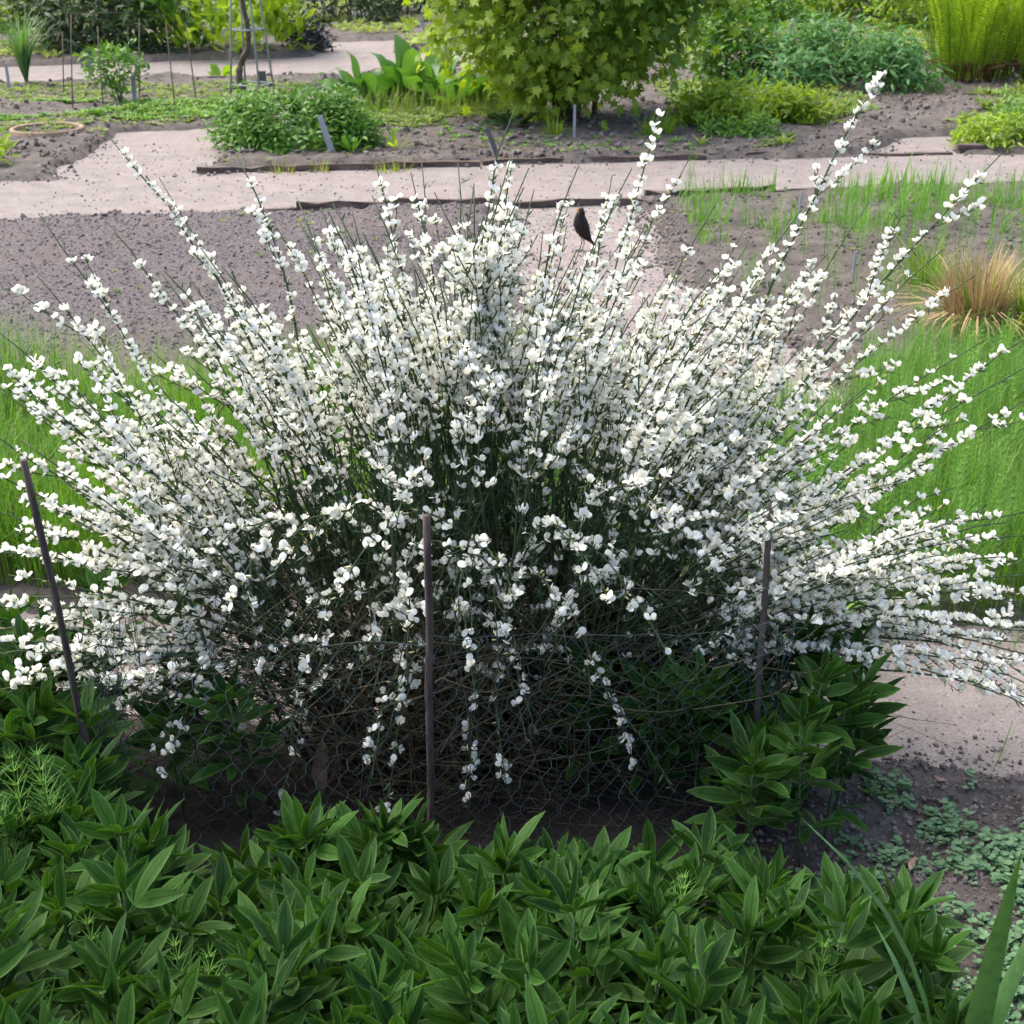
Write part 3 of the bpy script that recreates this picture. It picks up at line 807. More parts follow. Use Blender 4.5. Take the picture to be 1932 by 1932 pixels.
for hx, hy in [(-.33, 1.78), (-.27, 1.80), (-.20, 1.77), (-.36, 1.83), (-.14, 1.82)]:
    herb(hx, hy, random.uniform(.21, .27), 'taller trifoliate herb reaching up to the wire netting by the middle stake', 'taller herbs by the middle stake')
def reg_left():
    y = random.uniform(1.72, 2.45); x = random.uniform(-1.15, -.68)
    if x > np.interp(y, [1.7, 2.1, 2.5], [-.70, -.80, -.86]): return None, None
    return x, y
herb_field(40, reg_left, lambda x, y: random.uniform(.26, .36), 'green trifoliate herb beside the leaning end stake, next to the tall grass', 'herbs beside the leaning end stake', .07)
def reg_right():
    y = random.uniform(1.95, 2.36); x = random.uniform(.44, .72)
    if x > np.interp(y, [1.95, 2.15, 2.36], [.60, .72, .66]): return None, None
    return x, y
herb_field(18, reg_right, lambda x, y: random.uniform(.22, .36), 'green trifoliate herb outside the fence between the netting roll and the sandy path', 'herbs next to the sandy path', .07)
def reg_in():
    return random.uniform(.08, .40), random.uniform(2.12, 2.62)
herb_field(16, reg_in, lambda x, y: random.uniform(.24, .38), 'shaded trifoliate herb inside the wire fence under the white shrub', 'herbs inside the wire fence', .08)
def reg_in2():
    return random.uniform(-.72, -.45), random.uniform(2.12, 2.45)
herb_field(5, reg_in2, lambda x, y: random.uniform(.22, .34), 'trifoliate herb inside the fence corner under drooping white sprays', 'herbs in the fence corner', .09)

# ------------------------------------------------------------------ grass, horsetails and seedlings
def blades(name, n, x0, x1, y0, y1, hmin, hmax, w, mat, keep=None, bases=None, margin=.04, lean=.25):
    x, y = in_beds(n, x0, x1, y0, y1, margin)
    if keep is not None:
        k = keep(x, y); x, y = x[k], y[k]
    bs = bases or [blade(1, w, 3, .25), blade(1, w, 3, .6, .05), blade(1, w * .8, 3, .9, -.05), blade(1, w * 1.1, 3, .1, .08)]
    h = rng.uniform(hmin, hmax, len(x)) * (.75 + .7 * (.5 + fbm(x * 1.6, y * 1.6, 3)))
    R = yaw_R(rng.uniform(0, 2 * math.pi, len(x)))
    z = ground_z(x, y) - .01
    tn = np.clip(.5 + 1.1 * fbm(x * 2.2 + 4, y * 2.2, 3) + rng.normal(0, .22, len(x)), 0, 1)
    return stuff(obj(name, merged(name, bs, rng.integers(0, len(bs), len(x)), R, np.stack([x, y, z], -1), h, tn, [mat])))
def horsetail_base(n=12, br=9, lean=0.0, seed=0):
    r = np.random.default_rng(seed)
    P = np.array([(0, lean * q * q, q) for q in np.linspace(0, 1, 5)])
    st_ = tube(P, np.linspace(.0060, .0025, 5), 3, False); V = [st_.V]; F = [st_.F]; U = [st_.U]; o = len(st_.V)
    for i in range(n):
        q = .22 + .76 * i / (n - 1); c = np.array([0, lean * q * q, q]); l = .30 * (1.05 - q) ** .7 * r.uniform(.85, 1.1)
        for k in range(br):
            a = 2 * math.pi * (k + r.random() * .5) / br; d = np.array([math.cos(a), math.sin(a), .75])
            s_ = np.array([-math.sin(a), math.cos(a), 0]) * .0026
            V.append(np.array([c - s_, c + s_, c + d * l])); F.append(np.array([[o, o + 1, o + 2]])); U.append(np.array([.4, .4, 1])); o += 3
    return Base(np.concatenate(V), np.concatenate(F), None, np.concatenate(U))
HT = [horsetail_base(12, 9, .05 * i, i) for i in range(4)]
HTM = [base_mesh('horsetail', b, [M_grass2], .3 + .15 * i) for i, b in enumerate(HT)]
def horsetail_patch(name, n, x0, x1, y0, y1, hmin, hmax, keep=None, mat=None):
    x, y = in_beds(n, x0, x1, y0, y1, .05)
    if keep is not None:
        k = keep(x, y); x, y = x[k], y[k]
    z = ground_z(x, y) - .005
    return stuff(obj(name, merged(name, HT, rng.integers(0, 4, len(x)), yaw_R(rng.uniform(0, 6.28, len(x))), np.stack([x, y, z], -1), rng.uniform(hmin, hmax, len(x)), np.clip(rng.normal(.5, .25, len(x)), 0, 1), [mat or M_grass2])))
fr = lambda x, y: fbm(x * 1.3, y * 1.3, 3)
blades('tall_grass', 26000, -2.3, .35, 3.05, 4.75, .20, .40, .009, M_grass, lambda x, y: (y < 4.62 + .7 * fr(x, y)) & (y > 3.12 + .5 * fr(x + 5, y)) & (x < .2 + .5 * fr(x, y + 3)))
blades('tall_grass', 15000, .2, 2.6, 2.92, 4.7, .10, .30, .009, M_grass, lambda x, y: (y < np.interp(x, [.2, .9, 1.3, 2.6], [3.9, 4.0, 4.5, 5.2]) + .6 * fr(x, y)) & (y > 2.98 + .4 * fr(x + 5, y)) & (fbm(x * 4, y * 4 + 2, 2) > -.12 + .1 * rng.random(len(x))))
horsetail_patch('horsetails', 2600, .5, 2.6, 2.9, 4.8, .12, .32)
horsetail_patch('horsetails', 420, -1.6, .3, 3.1, 4.4, .14, .28)
# rows of young grass and horsetails by the main path
blades('young_grass', 5600, 1.0, 5.4, 6.9, 8.4, .06, .20, .055, M_grass2, lambda x, y: (fbm(x * 3.4, y * 4.4 + 8, 3) > .03) & (y > np.interp(x, [1, 2.4, 4], [6.8, 7.2, 7.5])))
horsetail_patch('horsetails', 420, 1.0, 4.2, 5.6, 8.1, .16, .34, lambda x, y: fbm(x * 2 + 3, y * 2, 2) > .03)
blades('dry_grass', 2600, 1.5, 3.6, 5.2, 6.6, .04, .13, .010, M_straw, lambda x, y: y > np.interp(x, [1.5, 2.2, 3.6], [6.0, 5.7, 5.4]))
blades('young_grass', 2600, 1.55, 3.2, 4.9, 6.2, .10, .22, .010, M_grass, lambda x, y: (fbm(x * 2 + 1, y * 2, 2) > -.03) & (x > 1.75))
blades('dry_blades', 1800, -2.3, .2, 3.1, 4.6, .12, .34, .010, M_straw)
blades('dry_blades', 1600, .4, 2.5, 3.0, 4.7, .08, .24, .012, M_straw)
blades('broad_grass', 1500, -2.3, .2, 3.1, 4.6, .16, .36, .022, M_grass)
blades('broad_grass', 1800, .4, 2.6, 3.0, 4.8, .12, .30, .024, M_grass)
# small weeds over the far beds
wl = [join([xf(lance(1, .38, 2, .3, .3), rot('Z', a) @ rot('X', .5)) for a in (0, 2.1, 4.2, 1.0)]), join([xf(lance(1, .25, 2, .3, .3), rot('Z', a) @ rot('X', .9)) for a in (0, 1.3, 2.6, 3.9, 5.2)])]
def weeds(name, n, x0, x1, y0, y1, smin, smax, mat, keep=None, thr=0.0, pw=1.0):
    x, y = in_beds(n, x0, x1, y0, y1, .06, pw)
    k = fbm(x * 1.1 + 7, y * 1.1, 3) > thr
    if keep is not None: k &= keep(x, y)
    x, y = x[k], y[k]
    if not len(x): return
    return stuff(obj(name, merged(name, wl, rng.integers(0, 2, len(x)), yaw_R(rng.uniform(0, 6.28, len(x))), np.stack([x, y, ground_z(x, y)], -1), rng.uniform(smin, smax, len(x)), rng.random(len(x)), [mat])))
weeds('weeds', 5200, -6.5, -1.6, 10.3, 13.6, .02, .065, M_weed, thr=.0)
weeds('weeds', 2600, -5.0, -1.9, 11.2, 12.2, .03, .07, M_bush, thr=-.05)
weeds('weeds', 3600, -1.7, .3, 10.6, 13.0, .03, .08, M_weed, lambda x, y: y > 10.9 + .4 * x, thr=-.08)
blades('flowering_weeds', 1500, -1.6, .1, 11.3, 12.6, .10, .24, .03, M_weed)
weeds('weeds', 4200, 1.4, 6.5, 9.9, 13.5, .04, .12, M_weed, thr=.0)
weeds('weeds', 6000, -9, 9, 15.2, 26, .06, .20, M_weed, thr=-.06)
weeds('weeds', 1500, -6.5, 6.5, 9.5, 11.5, .03, .07, M_bush, thr=.10)
weeds('weeds', 700, -2.5, 4, 4.8, 8.2, .02, .05, M_weed, thr=.12)
weeds('weeds', 900, -5, 5, 7.4, 10.2, .015, .04, M_weed, thr=.0)
weeds('weeds', 700, .6, 1.5, 2.2, 3.2, .012, .03, M_weed, thr=.03)
blades('dry_grass', 3000, 1.9, 6.5, 10.4, 13.5, .05, .14, .02, leaf_mat('brown_dry_grass', (.13, .085, .065), (.27, .19, .15), .2, .8, tr_col=(1, 1, 1)), lambda x, y: fbm(x * .8 + 2, y * .8, 2) > -.02)
# round-leaved seedlings in the near soil
def seed_base(seed):
    r = np.random.default_rng(seed); ps = []
    for k in range(4):
        ps.append(xf(rnd_leaf(.0050 * r.uniform(.75, 1.3), 7, .3), rot('Z', k * 1.571 + r.normal() * .25) @ rot('X', r.uniform(-.35, .55)), (0, 0, .016 * r.uniform(.5, 1.5))))
        ps[-1].V[:, :2] *= 1.15
    ps.append(Base([(-.0008, 0, 0), (.0008, 0, 0), (0, 0, .016)], [(0, 1, 2)], None, [0, 0, 0]))
    return join(ps)
sx = rng.uniform(.33, 1.25, 9000); sy = 1.35 + .9 * rng.random(9000)
k = (fbm(sx * 5, sy * 5, 3) + .28 * sstep(2.12, 1.75, sy) > .05 + .12 * (rng.random(len(sx)) - .5)) & (sx > np.interp(sy, [1.35, 1.7, 2.2], [.40, .45, .55]))
sx, sy = sx[k], sy[k]
stuff(obj('seedlings', merged('seedlings', [seed_base(i) for i in range(5)], rng.integers(0, 5, len(sx)), yaw_R(rng.uniform(0, 6.28, len(sx))), np.stack([sx, sy, ground_z(sx, sy) - .001], -1), rng.uniform(.4, 1.1, len(sx)), rng.random(len(sx)), [M_seed])))
# single horsetails
def one_horsetail(px, py, h, label, rz=0.0, tilt=0.0, group=None, z=None):
    x, y = gp(px, py)
    o = obj('horsetail', HTM[random.randrange(4)]); o.location = (x, y, float(ground_z(np.array([x]), np.array([y]))[0]) - .005)
    o.rotation_euler = (tilt, tilt * .6, rz); o.scale = (h, h, h)
    return tag(o, label, 'horsetail', group)
for px, py, h in [(105, 1800, .40), (140, 1830, .42), (165, 1810, .36), (80, 1840, .38)]:
    one_horsetail(px, py, h, 'feathery horsetail rising among the herbs beside the leaning end stake', random.uniform(0, 6), .05, 'horsetails by the leaning end stake')
for px, py, h in [(235, 2120, .36), (390, 2140, .37), (425, 2150, .37), (1515, 2160, .36), (1275, 1960, .34)]:
    one_horsetail(px, py, h, 'thin horsetail poking out of the dense herb bed', random.uniform(0, 6), .04, 'horsetails in the herb bed')
one_horsetail(1858, 1500, .15, 'small pale horsetail on the edge of sandy path and dark soil', 1.0, .25)
for px, py, h in [(1590, 1240, .13), (1622, 1252, .14), (1655, 1240, .13), (1690, 1235, .11), (1880, 1225, .12), (1910, 1230, .13)]:
    one_horsetail(px, py, h, 'bushy horsetail at the grass edge of the near sandy path', random.uniform(0, 6), .1, 'horsetails along the near sandy path')
# blade-leaved plants
def blade_plant(name, label, cat, px, py, specs, mat, group=None):
    x, y = gp(px, py); z0 = float(ground_z(np.array([x]), np.array([y]))[0]) - .01
    t = thing(name, label, cat, (x, y, z0), 0, group)
    for (L, W, bend, yaw, lean) in specs:
        n = 9; V = []; F = []; U = []
        for i in range(n + 1):
            q = i / n; a = lean + bend * q * q; w = W / 2 * min(1, .55 + q * 1.5) * (1 - q ** 3.2)
            yy = L * (q * math.sin(lean + bend * q * q * .6)); zz = L * q * math.cos(lean + bend * q * q * .6)
            for s_ in (-1, 0, 1):
                V.append((s_ * w, yy + (abs(s_) * w * .35 * math.cos(a)), zz - abs(s_) * w * .35 * math.sin(a))); U.append(abs(s_) * .9)
        for i in range(n):
            for c in (0, 1):
                a_ = i * 3 + c; F += [(a_, a_ + 1, a_ + 4), (a_, a_ + 4, a_ + 3)]
        obj('blade', base_mesh('blade', Base(V, F, None, U), [mat], random.uniform(.2, .8)), t, (random.gauss(0, .006), random.gauss(0, .006), 0), rot('Z', yaw))
    return t
blade_plant('iris', 'stiff sword-leaved plant standing among round seedlings', 'plant', 1775, 2262,
            [(.68, .038, .12, 2.9, .03), (.62, .036, .35, -1.35, .24), (.55, .032, .3, -1.0, .12), (.40, .024, .6, -.6, .25)], M_iris)
blade_plant('iris', 'arching grey-green sword leaves between the herb bed and the seedlings', 'plant', 1765, 2285, [(.72, .034, .50, 1.45, .05), (.44, .024, .5, .6, .12)], M_iris)
blade_plant('grass_clump', 'bright green broad grass tuft behind the netting roll', 'grass', 1525, 1265, [(random.uniform(.18, .32), .011, random.uniform(.6, 1.6), random.uniform(0, 6.28), random.uniform(.1, .5)) for _ in range(34)], M_grass)
def tussock(name, label, px, py, n, h, w, mats, spread, group=None):
    x, y = gp(px, py); z0 = float(ground_z(np.array([x]), np.array([y]))[0]) - .01
    t = thing(name, label, 'grass', (x, y, z0), 0, group)
    for mi, (mat, m) in enumerate(mats):
        bs = [blade(1, w / h, 5, b_, c) for b_, c in ((.12, .04), (.3, .08), (.6, 0), (1.3, -.08))]
        a = rng.uniform(0, 6.28, m); r = spread * np.sqrt(rng.random(m))
        R = yaw_R(a - math.pi / 2)
        pos = np.stack([r * np.cos(a), r * np.sin(a), np.zeros(m)], -1)
        stuff(obj('blades', merged('blades', bs, np.minimum(3, (rng.random(m) * 4).astype(int)), R, pos, h * rng.uniform(.55, 1.1, m), rng.random(m), [mat]), t))
    return t
tussock('grass_tussock', 'straw coloured dry grass tussock in the soil bed', 1835, 640, 0, .36, .010, [(M_straw, 800), (M_grass, 90)], .12)
tussock('grass_tussock', 'yellow-green feathery tuft next to the dry grass tussock', 1935, 650, 0, .36, .008, [(M_lime, 300)], .06)
tussock('grass_tussock', 'loose green grass tuft on the side of the dry tussock towards the broom', 1745, 545, 0, .26, .009, [(M_grass, 160), (M_straw, 40)], .10)
for px, py in [(985, 268), (1040, 0), (1165, 268), (1195, 266)]:
    if py: tussock('grass_tuft', 'small yellowish grass tuft on bare soil under the maple', px + 60, py, 0, .17, .012, [(M_lime, 70)], .06, 'grass tufts under the maple')
for px, py in [(535, 324), (605, 322), (730, 322), (755, 318)]:
    tussock('grass_tuft', 'small dry yellow grass tuft growing along the edging board', px, py, 0, .12, .010, [(M_lime, 40), (M_straw, 30)], .09, 'dry grass tufts along the edging')

# ------------------------------------------------------------------ edging boards of the main path
def edging(label, p, q, h, t=.035, group='edging boards of the main path', drop=0.0):
    a = np.array(gp(*p)); b_ = np.array(gp(*q)); L = np.linalg.norm(b_ - a); n = max(4, int(L / .12))
    e = (b_ - a) / L; nv = np.array([-e[1], e[0]])
    V = []; F = []
    for i in range(n + 1):
        c = a + e * L * i / n + nv * .012 * random.gauss(0, 1)
        hz = h * (1 + .10 * random.gauss(0, 1))
        for (s_, z) in ((-1, -.05), (1, -.05), (1.0 + .2 * random.random(), hz), (-1 - .2 * random.random(), hz * (1 + .1 * random.gauss(0, 1)))):
            V.append((*(c + nv * s_ * t / 2), z - drop))
    for i in range(n):
        for k in range(4):
            p0, p1 = i * 4 + k, i * 4 + (k + 1) % 4
            F += [(p0, p1, p1 + 4), (p0, p1 + 4, p0 + 4)]
    F += [(0, 2, 1), (0, 3, 2)]; o = n * 4; F += [(o, o + 1, o + 2), (o, o + 2, o + 3)]
    V = np.array(V); ctr = V.mean(0) * [1, 1, 0]
    ob = obj('edging_board', base_mesh('edging_board', Base(V - ctr, F), [M_board], smooth=False)); ob.location = ctr
    return tag(ob, label, 'edging', group)
edging('dark edging board in front of the round leafy bush', (372, 327), (905, 313), .038)
edging('dark edging board in front of the maple', (910, 311), (1330, 301), .038)
edging('dark edging board on the far side of the path by yellow-green plants', (1335, 299), (1585, 293), .036)
edging('dark edging board at the mouth of the small sandy opening', (1640, 294), (1795, 291), .018)
edging('dark edging board below the low bright green plants', (1805, 289), (2050, 284), .06)
edging('low dark edging board along the mulch bed', (420, 404), (560, 399), .02)
edging('dark edging board between path and mulch bed near the bird path', (560, 398), (945, 390), .050)
edging('sunken dark board across the mouth of the path with the bird', (945, 392), (1215, 386), .040)
edging('dark edging board starting at the young grass', (1215, 380), (1460, 368), .06)
edging('dark edging board behind the young grass rows', (1460, 367), (1990, 349), .03)
edging('dark edging strip along the far path', (300, 154), (640, 151), .05)

# ------------------------------------------------------------------ the bird
bx, by = gp(1096, 474)
bird = thing('blackbird', 'black bird with orange bill standing on the sandy path behind white blossoms', 'bird', (bx, by, 0.002), math.radians(200))
S = [(-.150, .052, .004, .010), (-.120, .062, .006, .016), (-.085, .075, .010, .017), (-.058, .084, .020, .022), (-.030, .096, .032, .034), (-.004, .112, .040, .041), (.018, .132, .040, .038), (.033, .152, .033, .029), (.041, .169, .026, .023), (.046, .184, .022, .021), (.053, .194, .017, .017), (.062, .190, .009, .008), (.066, .189, .002, .002)]
V = []; F = []; n = 12
def tip_up(a, c, q=.50):
    a, c = a + .005, c - .09
    return a * math.cos(q) - c * math.sin(q) - .005 + .01, a * math.sin(q) + c * math.cos(q) + .10
S = [(*tip_up(a, c), p_, q_) for a, c, p_, q_ in S]
C = np.array([(a, 0, c) for a, c, *_ in S]); Tn = nrm(np.gradient(C, axis=0))
for i, (a, c, rz_, ry_) in enumerate(S):
    N = np.array([-Tn[i, 2], 0, Tn[i, 0]])
    for k in range(n):
        th = 2 * math.pi * k / n
        V.append(C[i] + N * rz_ * math.sin(th) + np.array([0, 1, 0]) * ry_ * math.cos(th))
for i in range(len(S) - 1):
    for k in range(n):
        a, b_ = i * n + k, i * n + (k + 1) % n; F += [(a, b_, b_ + n), (a, b_ + n, a + n)]
V += [C[0], C[-1]]; o = len(S) * n
for k in range(n): F += [(o, (k + 1) % n, k), (o + 1, (len(S) - 1) * n + k, (len(S) - 1) * n + (k + 1) % n)]
obj('body', base_mesh('body', Base(V, F), [M_bird]), bird)
obj('bill', base_mesh('bill', tube(np.array([(S[-2][0] - .003, 0, S[-2][1]), (S[-2][0] + .012, 0, S[-2][1] + .001), (S[-2][0] + .026, 0, S[-2][1] - .002)]), [.0058, .0044, .0008], 8), [M_beak]), bird)
for s_ in (-1, 1):
    w = lance(.10, .045, 6, -.25, .1)
    Rw = np.array([(0, -1, 0), (0, 0, s_), (-.5, 0, 0)])
    Vw = []
    for x, y, z in w.V: q_ = tip_up(.025 - .105 * (y / .10), .130 - .055 * (y / .10) + x * .8); Vw.append((q_[0], s_ * (.040 - .012 * y / .1 + .004 - .3 * abs(x)), q_[1]))
    obj('wing', base_mesh('wing', Base(Vw, w.F), [M_bird]), bird)
    obj('leg', base_mesh('leg', join([tube(np.array([(-.004, s_ * .014, .082), (-.012, s_ * .015, .045), (.002, s_ * .016, .002)]), [.0045, .0022, .0018], 6)] +
        [tube(np.array([(.002, s_ * .016, .003), (.002 + .026 * math.cos(a), s_ * .016 + .026 * math.sin(a), .0015)]), [.0018, .001], 5) for a in (-.45, 0, .45, 3.14)]), [M_leg]), bird)
    obj('eye', base_mesh('eye', tube(np.array([(S[-3][0], s_ * .0135, S[-3][1] + .003), (S[-3][0], s_ * .0168, S[-3][1] + .003), (S[-3][0], s_ * .0178, S[-3][1] + .003)]), [.0028, .0026, .0008], 8), [M_eye]), bird)

# ------------------------------------------------------------------ background shrubs and plants
def bush(name, label, cat, px, py, rx, ry, h, bases, n, smin, smax, mat, clumps=40, z0=0.0, stems=6, up=.6, droop=0.0, shell=.55, singles=0, stem_mat_=None, flat=.0, leafname='leaf', group=None, csize=.25, tintfun=None):
    x, y = gp(px, py)
    t = thing(name, label, cat, (x, y, float(ground_z(np.array([x]), np.array([y]))[0]) - .02), 0, group)
    C = nrm(rng.normal(size=(clumps, 3))); C[:, 2] = np.abs(C[:, 2]) * (1 - flat) if z0 < .12 else C[:, 2]
    C *= (shell + (1 - shell) * rng.random((clumps, 1)) ** .6)
    R3 = np.array([rx, ry, h - z0 if z0 < .12 else (h - z0) / 2]); ctr = np.array([0, 0, z0 if z0 < .12 else (h + z0) / 2])
    cl = rng.integers(0, clumps, n)
    off = rng.normal(size=(n, 3)) * csize * R3
    P = ctr + C[cl] * R3 * .88 + off
    P[:, 2] = np.maximum(P[:, 2], .02)
    out = nrm((P - ctr * .7) / R3)
    N = nrm(out * .6 + np.array([0, 0, up]) + .55 * rng.normal(size=(n, 3)))
    D = nrm(np.cross(N, rng.normal(size=(n, 3))) + out * .6 + np.array([0, 0, -droop]))
    R = frames(D, N); s = rng.uniform(smin, smax, n); ctint = rng.random(clumps)
    tn = np.clip(.55 * ctint[cl] + .45 * rng.random(n), 0, 1)
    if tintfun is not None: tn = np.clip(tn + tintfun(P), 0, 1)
    wh = rng.integers(0, len(bases), n); m = np.ones(n, bool)
    if singles:
        u, v, d = proj(P + np.array([x, y, 0])); cell = (u // 14).astype(int) * 5000 + (v // 14).astype(int)
        cnt = 0; seen = set()
        mes = [[base_mesh(leafname, b_, [mat], q) for q in (.15, .4, .65, .9)] for b_ in bases]
        for i in np.argsort(d):
            if cell[i] in seen or v[i] < 5: continue
            seen.add(cell[i]); m[i] = False; cnt += 1
            obj(leafname, mes[wh[i]][int(min(3, tn[i] * 4))], t, P[i], R[i], float(s[i]))
            if cnt >= singles: break
    stuff(obj('foliage', merged('foliage', bases, wh[m], R[m], P[m], s[m], tn[m], [mat]), t))
    for k in range(stems):
        e = ctr + C[k % clumps] * R3 * .8; b0 = np.array([random.gauss(0, .12 * rx), random.gauss(0, .1 * ry), -.03])
        mid = (b0 + e) / 2 + np.array([0, 0, .12 * h]); 
        obj('stem', base_mesh('stem', tube(bez(b0, b0 + np.array([0, 0, .3 * h]), mid, e, 8), np.linspace(.012 * max(.5, h), .003, 8), 5), [stem_mat_ or M_bark]), t)
    return t
LB = [lance(1, .42, 3, .25, .25), lance(1, .5, 3, .2, .4), lance(1, .36, 3, .35, .1)]
NB = [lance(1, .24, 3, .25, .25), lance(1, .3, 3, .2, .45)]
ML = [maple_leaf(1.0), Base(maple_leaf(1.0).V * [1.1, .92, 1.6], maple_leaf(1.0).F, None, maple_leaf(1.0).U)]
bush('round_bush', 'dense round green bush by the edging board with a grey tag', 'bush', 560, 284, .64, .42, .44, NB + LB, 9000, .03, .065, M_bush, 75, up=.7, shell=.78, csize=.12)
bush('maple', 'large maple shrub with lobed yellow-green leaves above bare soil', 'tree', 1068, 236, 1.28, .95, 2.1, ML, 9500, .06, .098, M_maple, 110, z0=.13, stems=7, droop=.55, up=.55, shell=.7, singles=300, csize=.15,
     tintfun=lambda P: .12 + .45 * sstep(.2, -1.2, P[:, 0]) + .25 * sstep(.75, .3, P[:, 2]) - .35 * sstep(-.5, .3, P[:, 0]) * sstep(.4, .9, P[:, 2]))  # backlight put into leaf tint: yellower left and low, darker upper centre and right
bush('leafy_bush', 'dark lance-leaved bush beside the pale far path', 'bush', 190, 102, .95, .7, 1.5, NB, 4200, .09, .16, M_dark, 60, up=.6, droop=.3, shell=.6)
bush('hedge_bush', 'dark clipped evergreen bush behind the far beds', 'bush', 665, 46, .95, .7, 1.5, LB, 4500, .05, .09, M_dark, 70, shell=.8, csize=.12)
bush('small_bush', 'airy light green young bush inside the rod cage', 'bush', 226, 206, .27, .24, .52, LB, 460, .045, .08, M_bush, 20, z0=.18, stems=7, shell=.5, stem_mat_=M_herbstem, csize=.22)
bush('glaucous_mound', 'wide blue-green feathery mound beyond the maple', 'plant', 1575, 172, 1.00, .7, .62, NB, 5200, .06, .12, M_blue, 70, up=.8, shell=.8, csize=.14)
bush('leafy_perennial', 'mid green leafy clump between the maple and the blue-green mound', 'plant', 1375, 165, .38, .35, .75, LB, 1500, .06, .11, M_bush, 30, shell=.7)
bush('low_perennial', 'low yellow-green bushy plants beside the maple', 'plant', 1400, 242, .62, .3, .32, NB, 2100, .06, .11, M_lime, 50, up=.5, shell=.75, csize=.16)
bush('low_perennial', 'low olive green plants at the end of the yellow-green clump', 'plant', 1525, 238, .36, .24, .24, NB, 900, .05, .1, M_weed, 30, up=.5, shell=.75, csize=.18)
bush('low_perennial', 'bright green low clump on the far edging board by the sandy opening', 'plant', 1880, 278, .34, .26, .22, NB, 1300, .04, .08, M_lime, 30, shell=.75, csize=.16)
bush('low_perennial', 'fresh green low plant behind the bright edging clump', 'plant', 1935, 245, .28, .24, .30, NB, 900, .05, .09, M_bush, 24, shell=.75)
bush('low_perennial', 'small dark green weed clump on soil by the far edging', 'plant', 1425, 268, .22, .14, .15, NB, 420, .04, .08, M_bush, 20, shell=.75)
bush('low_perennial', 'small fresh green weed by the far edging near the maple', 'plant', 1350, 262, .16, .14, .14, NB, 280, .04, .08, M_bush, 16, shell=.75)
bush('purple_mound', 'dark purplish spreading mound at the corner of the far path', 'plant', 578, 97, .30, .24, .32, LB, 800, .05, .09, M_purple, 26, shell=.7)
bush('yellow_bush', 'bright yellow small plant beside the dark plaque', 'plant', 826, 118, .09, .08, .30, LB, 170, .04, .07, M_yellow, 12, shell=.5, z0=.02, stems=4)
bush('yellow_bush', 'lime green bush far behind the blue-green mound', 'bush', 1560, 42, .8, .6, 1.0, LB, 2300, .07, .13, M_lime, 40, shell=.7)
bush('conifer', 'dark green conifer bush far behind beside lime foliage', 'tree', 1655, 50, .55, .5, 1.6, NB, 2600, .06, .12, M_dark, 50, shell=.6, droop=.2)
bush('lime_shrub', 'light green shrub behind the fern clump', 'bush', 1760, 62, .9, .6, 1.2, LB, 2600, .07, .13, M_lime, 46, shell=.7)
bush('far_bush', 'mid green bush far behind the maple on its fern side', 'bush', 1400, 52, .9, .6, 1.0, LB, 2600, .07, .13, M_bush, 44, shell=.7)
bush('far_bush', 'mid green bush far behind the trellis', 'bush', 330, 48, 1.1, .8, 1.5, LB, 2800, .08, .14, M_bush, 44, shell=.7)
bush('far_bush', 'pale lime bush far behind the reed clump', 'bush', 0, 60, 1.1, .7, 1.2, NB, 2600, .10, .18, M_lime, 44, shell=.7)
bush('far_bush', 'dark bush far behind the plaque', 'bush', 800, 30, .9, .6, 1.3, LB, 2400, .07, .12, M_dark, 44, shell=.7)
bush('far_bush', 'olive bush far behind the maple', 'bush', 960, 34, 1.2, .8, 1.4, LB, 2600, .08, .13, M_weed, 44, shell=.7)
bush('corner_plant', 'broad-leaved yellow-green plant at the end of the weedy bed by the main path', 'plant', -18, 318, .14, .12, .24, LB, 60, .07, .12, M_lime, 12, shell=.6)
# a tall clump of upright large leaves, each leaf its own
def leaf_clump(name, label, px, py, n, L, W, rad, mat, el0, el1, wave=.03, group=None, prof=None, elev=0.0):
    x, y = gp(px, py); t = thing(name, label, 'plant', (x, y, float(ground_z(np.array([x]), np.array([y]))[0]) - .01), 0, group)
    mes = []
    for k in range(6):
        pr = prof or (lambda q: .16 + (.84 * math.sin(math.pi * max(0, (q - .2) / .8)) ** .6 if q > .2 else 0))
        l = lance(L, W, 8, random.uniform(.1, .4), random.uniform(.0, .5), pr, wave * random.uniform(.5, 1.3), random.uniform(-.5, .5))
        mes.append(base_mesh('leaf', l, [mat], .1 + .15 * k))
    for i in range(n):
        a = random.uniform(0, 6.28); r = rad * math.sqrt(random.random()); el = math.radians(random.uniform(el0, el1))
        obj('leaf', mes[i % 6], t, (r * math.cos(a), r * math.sin(a), elev * random.random()), rot('Z', a - math.pi / 2 + random.gauss(0, .5)) @ rot('X', el), random.uniform(.7, 1.15))
    return t
leaf_clump('dock', 'big upright glossy dock leaves beside the sandy side path', 715, 200, 30, .46, .17, .18, M_dock, 30, 85, wave=.05)
leaf_clump('dock', 'spreading lower dock clump under the dark plaque', 875, 204, 40, .38, .15, .26, M_dock, 15, 70)
leaf_clump('dock', 'middle dock clump with wavy upright leaves between its two neighbours', 795, 198, 34, .50, .18, .22, M_dock, 35, 88, wave=.05)
leaf_clump('dock', 'small pale rosette of woolly leaves in front of the docks', 905, 205, 12, .24, .075, .03, M_blue, 30, 80)
leaf_clump('tall_perennial', 'tall bright green large-leaved clump behind the trellis', 425, 104, 330, .23, .085, .72, M_lime, 25, 85, wave=.06, elev=.85)
leaf_clump('tall_perennial', 'tall green large-leaved clump next to the purplish mound', 520, 102, 200, .23, .08, .42, M_lime, 25, 85, wave=.06, elev=.75)
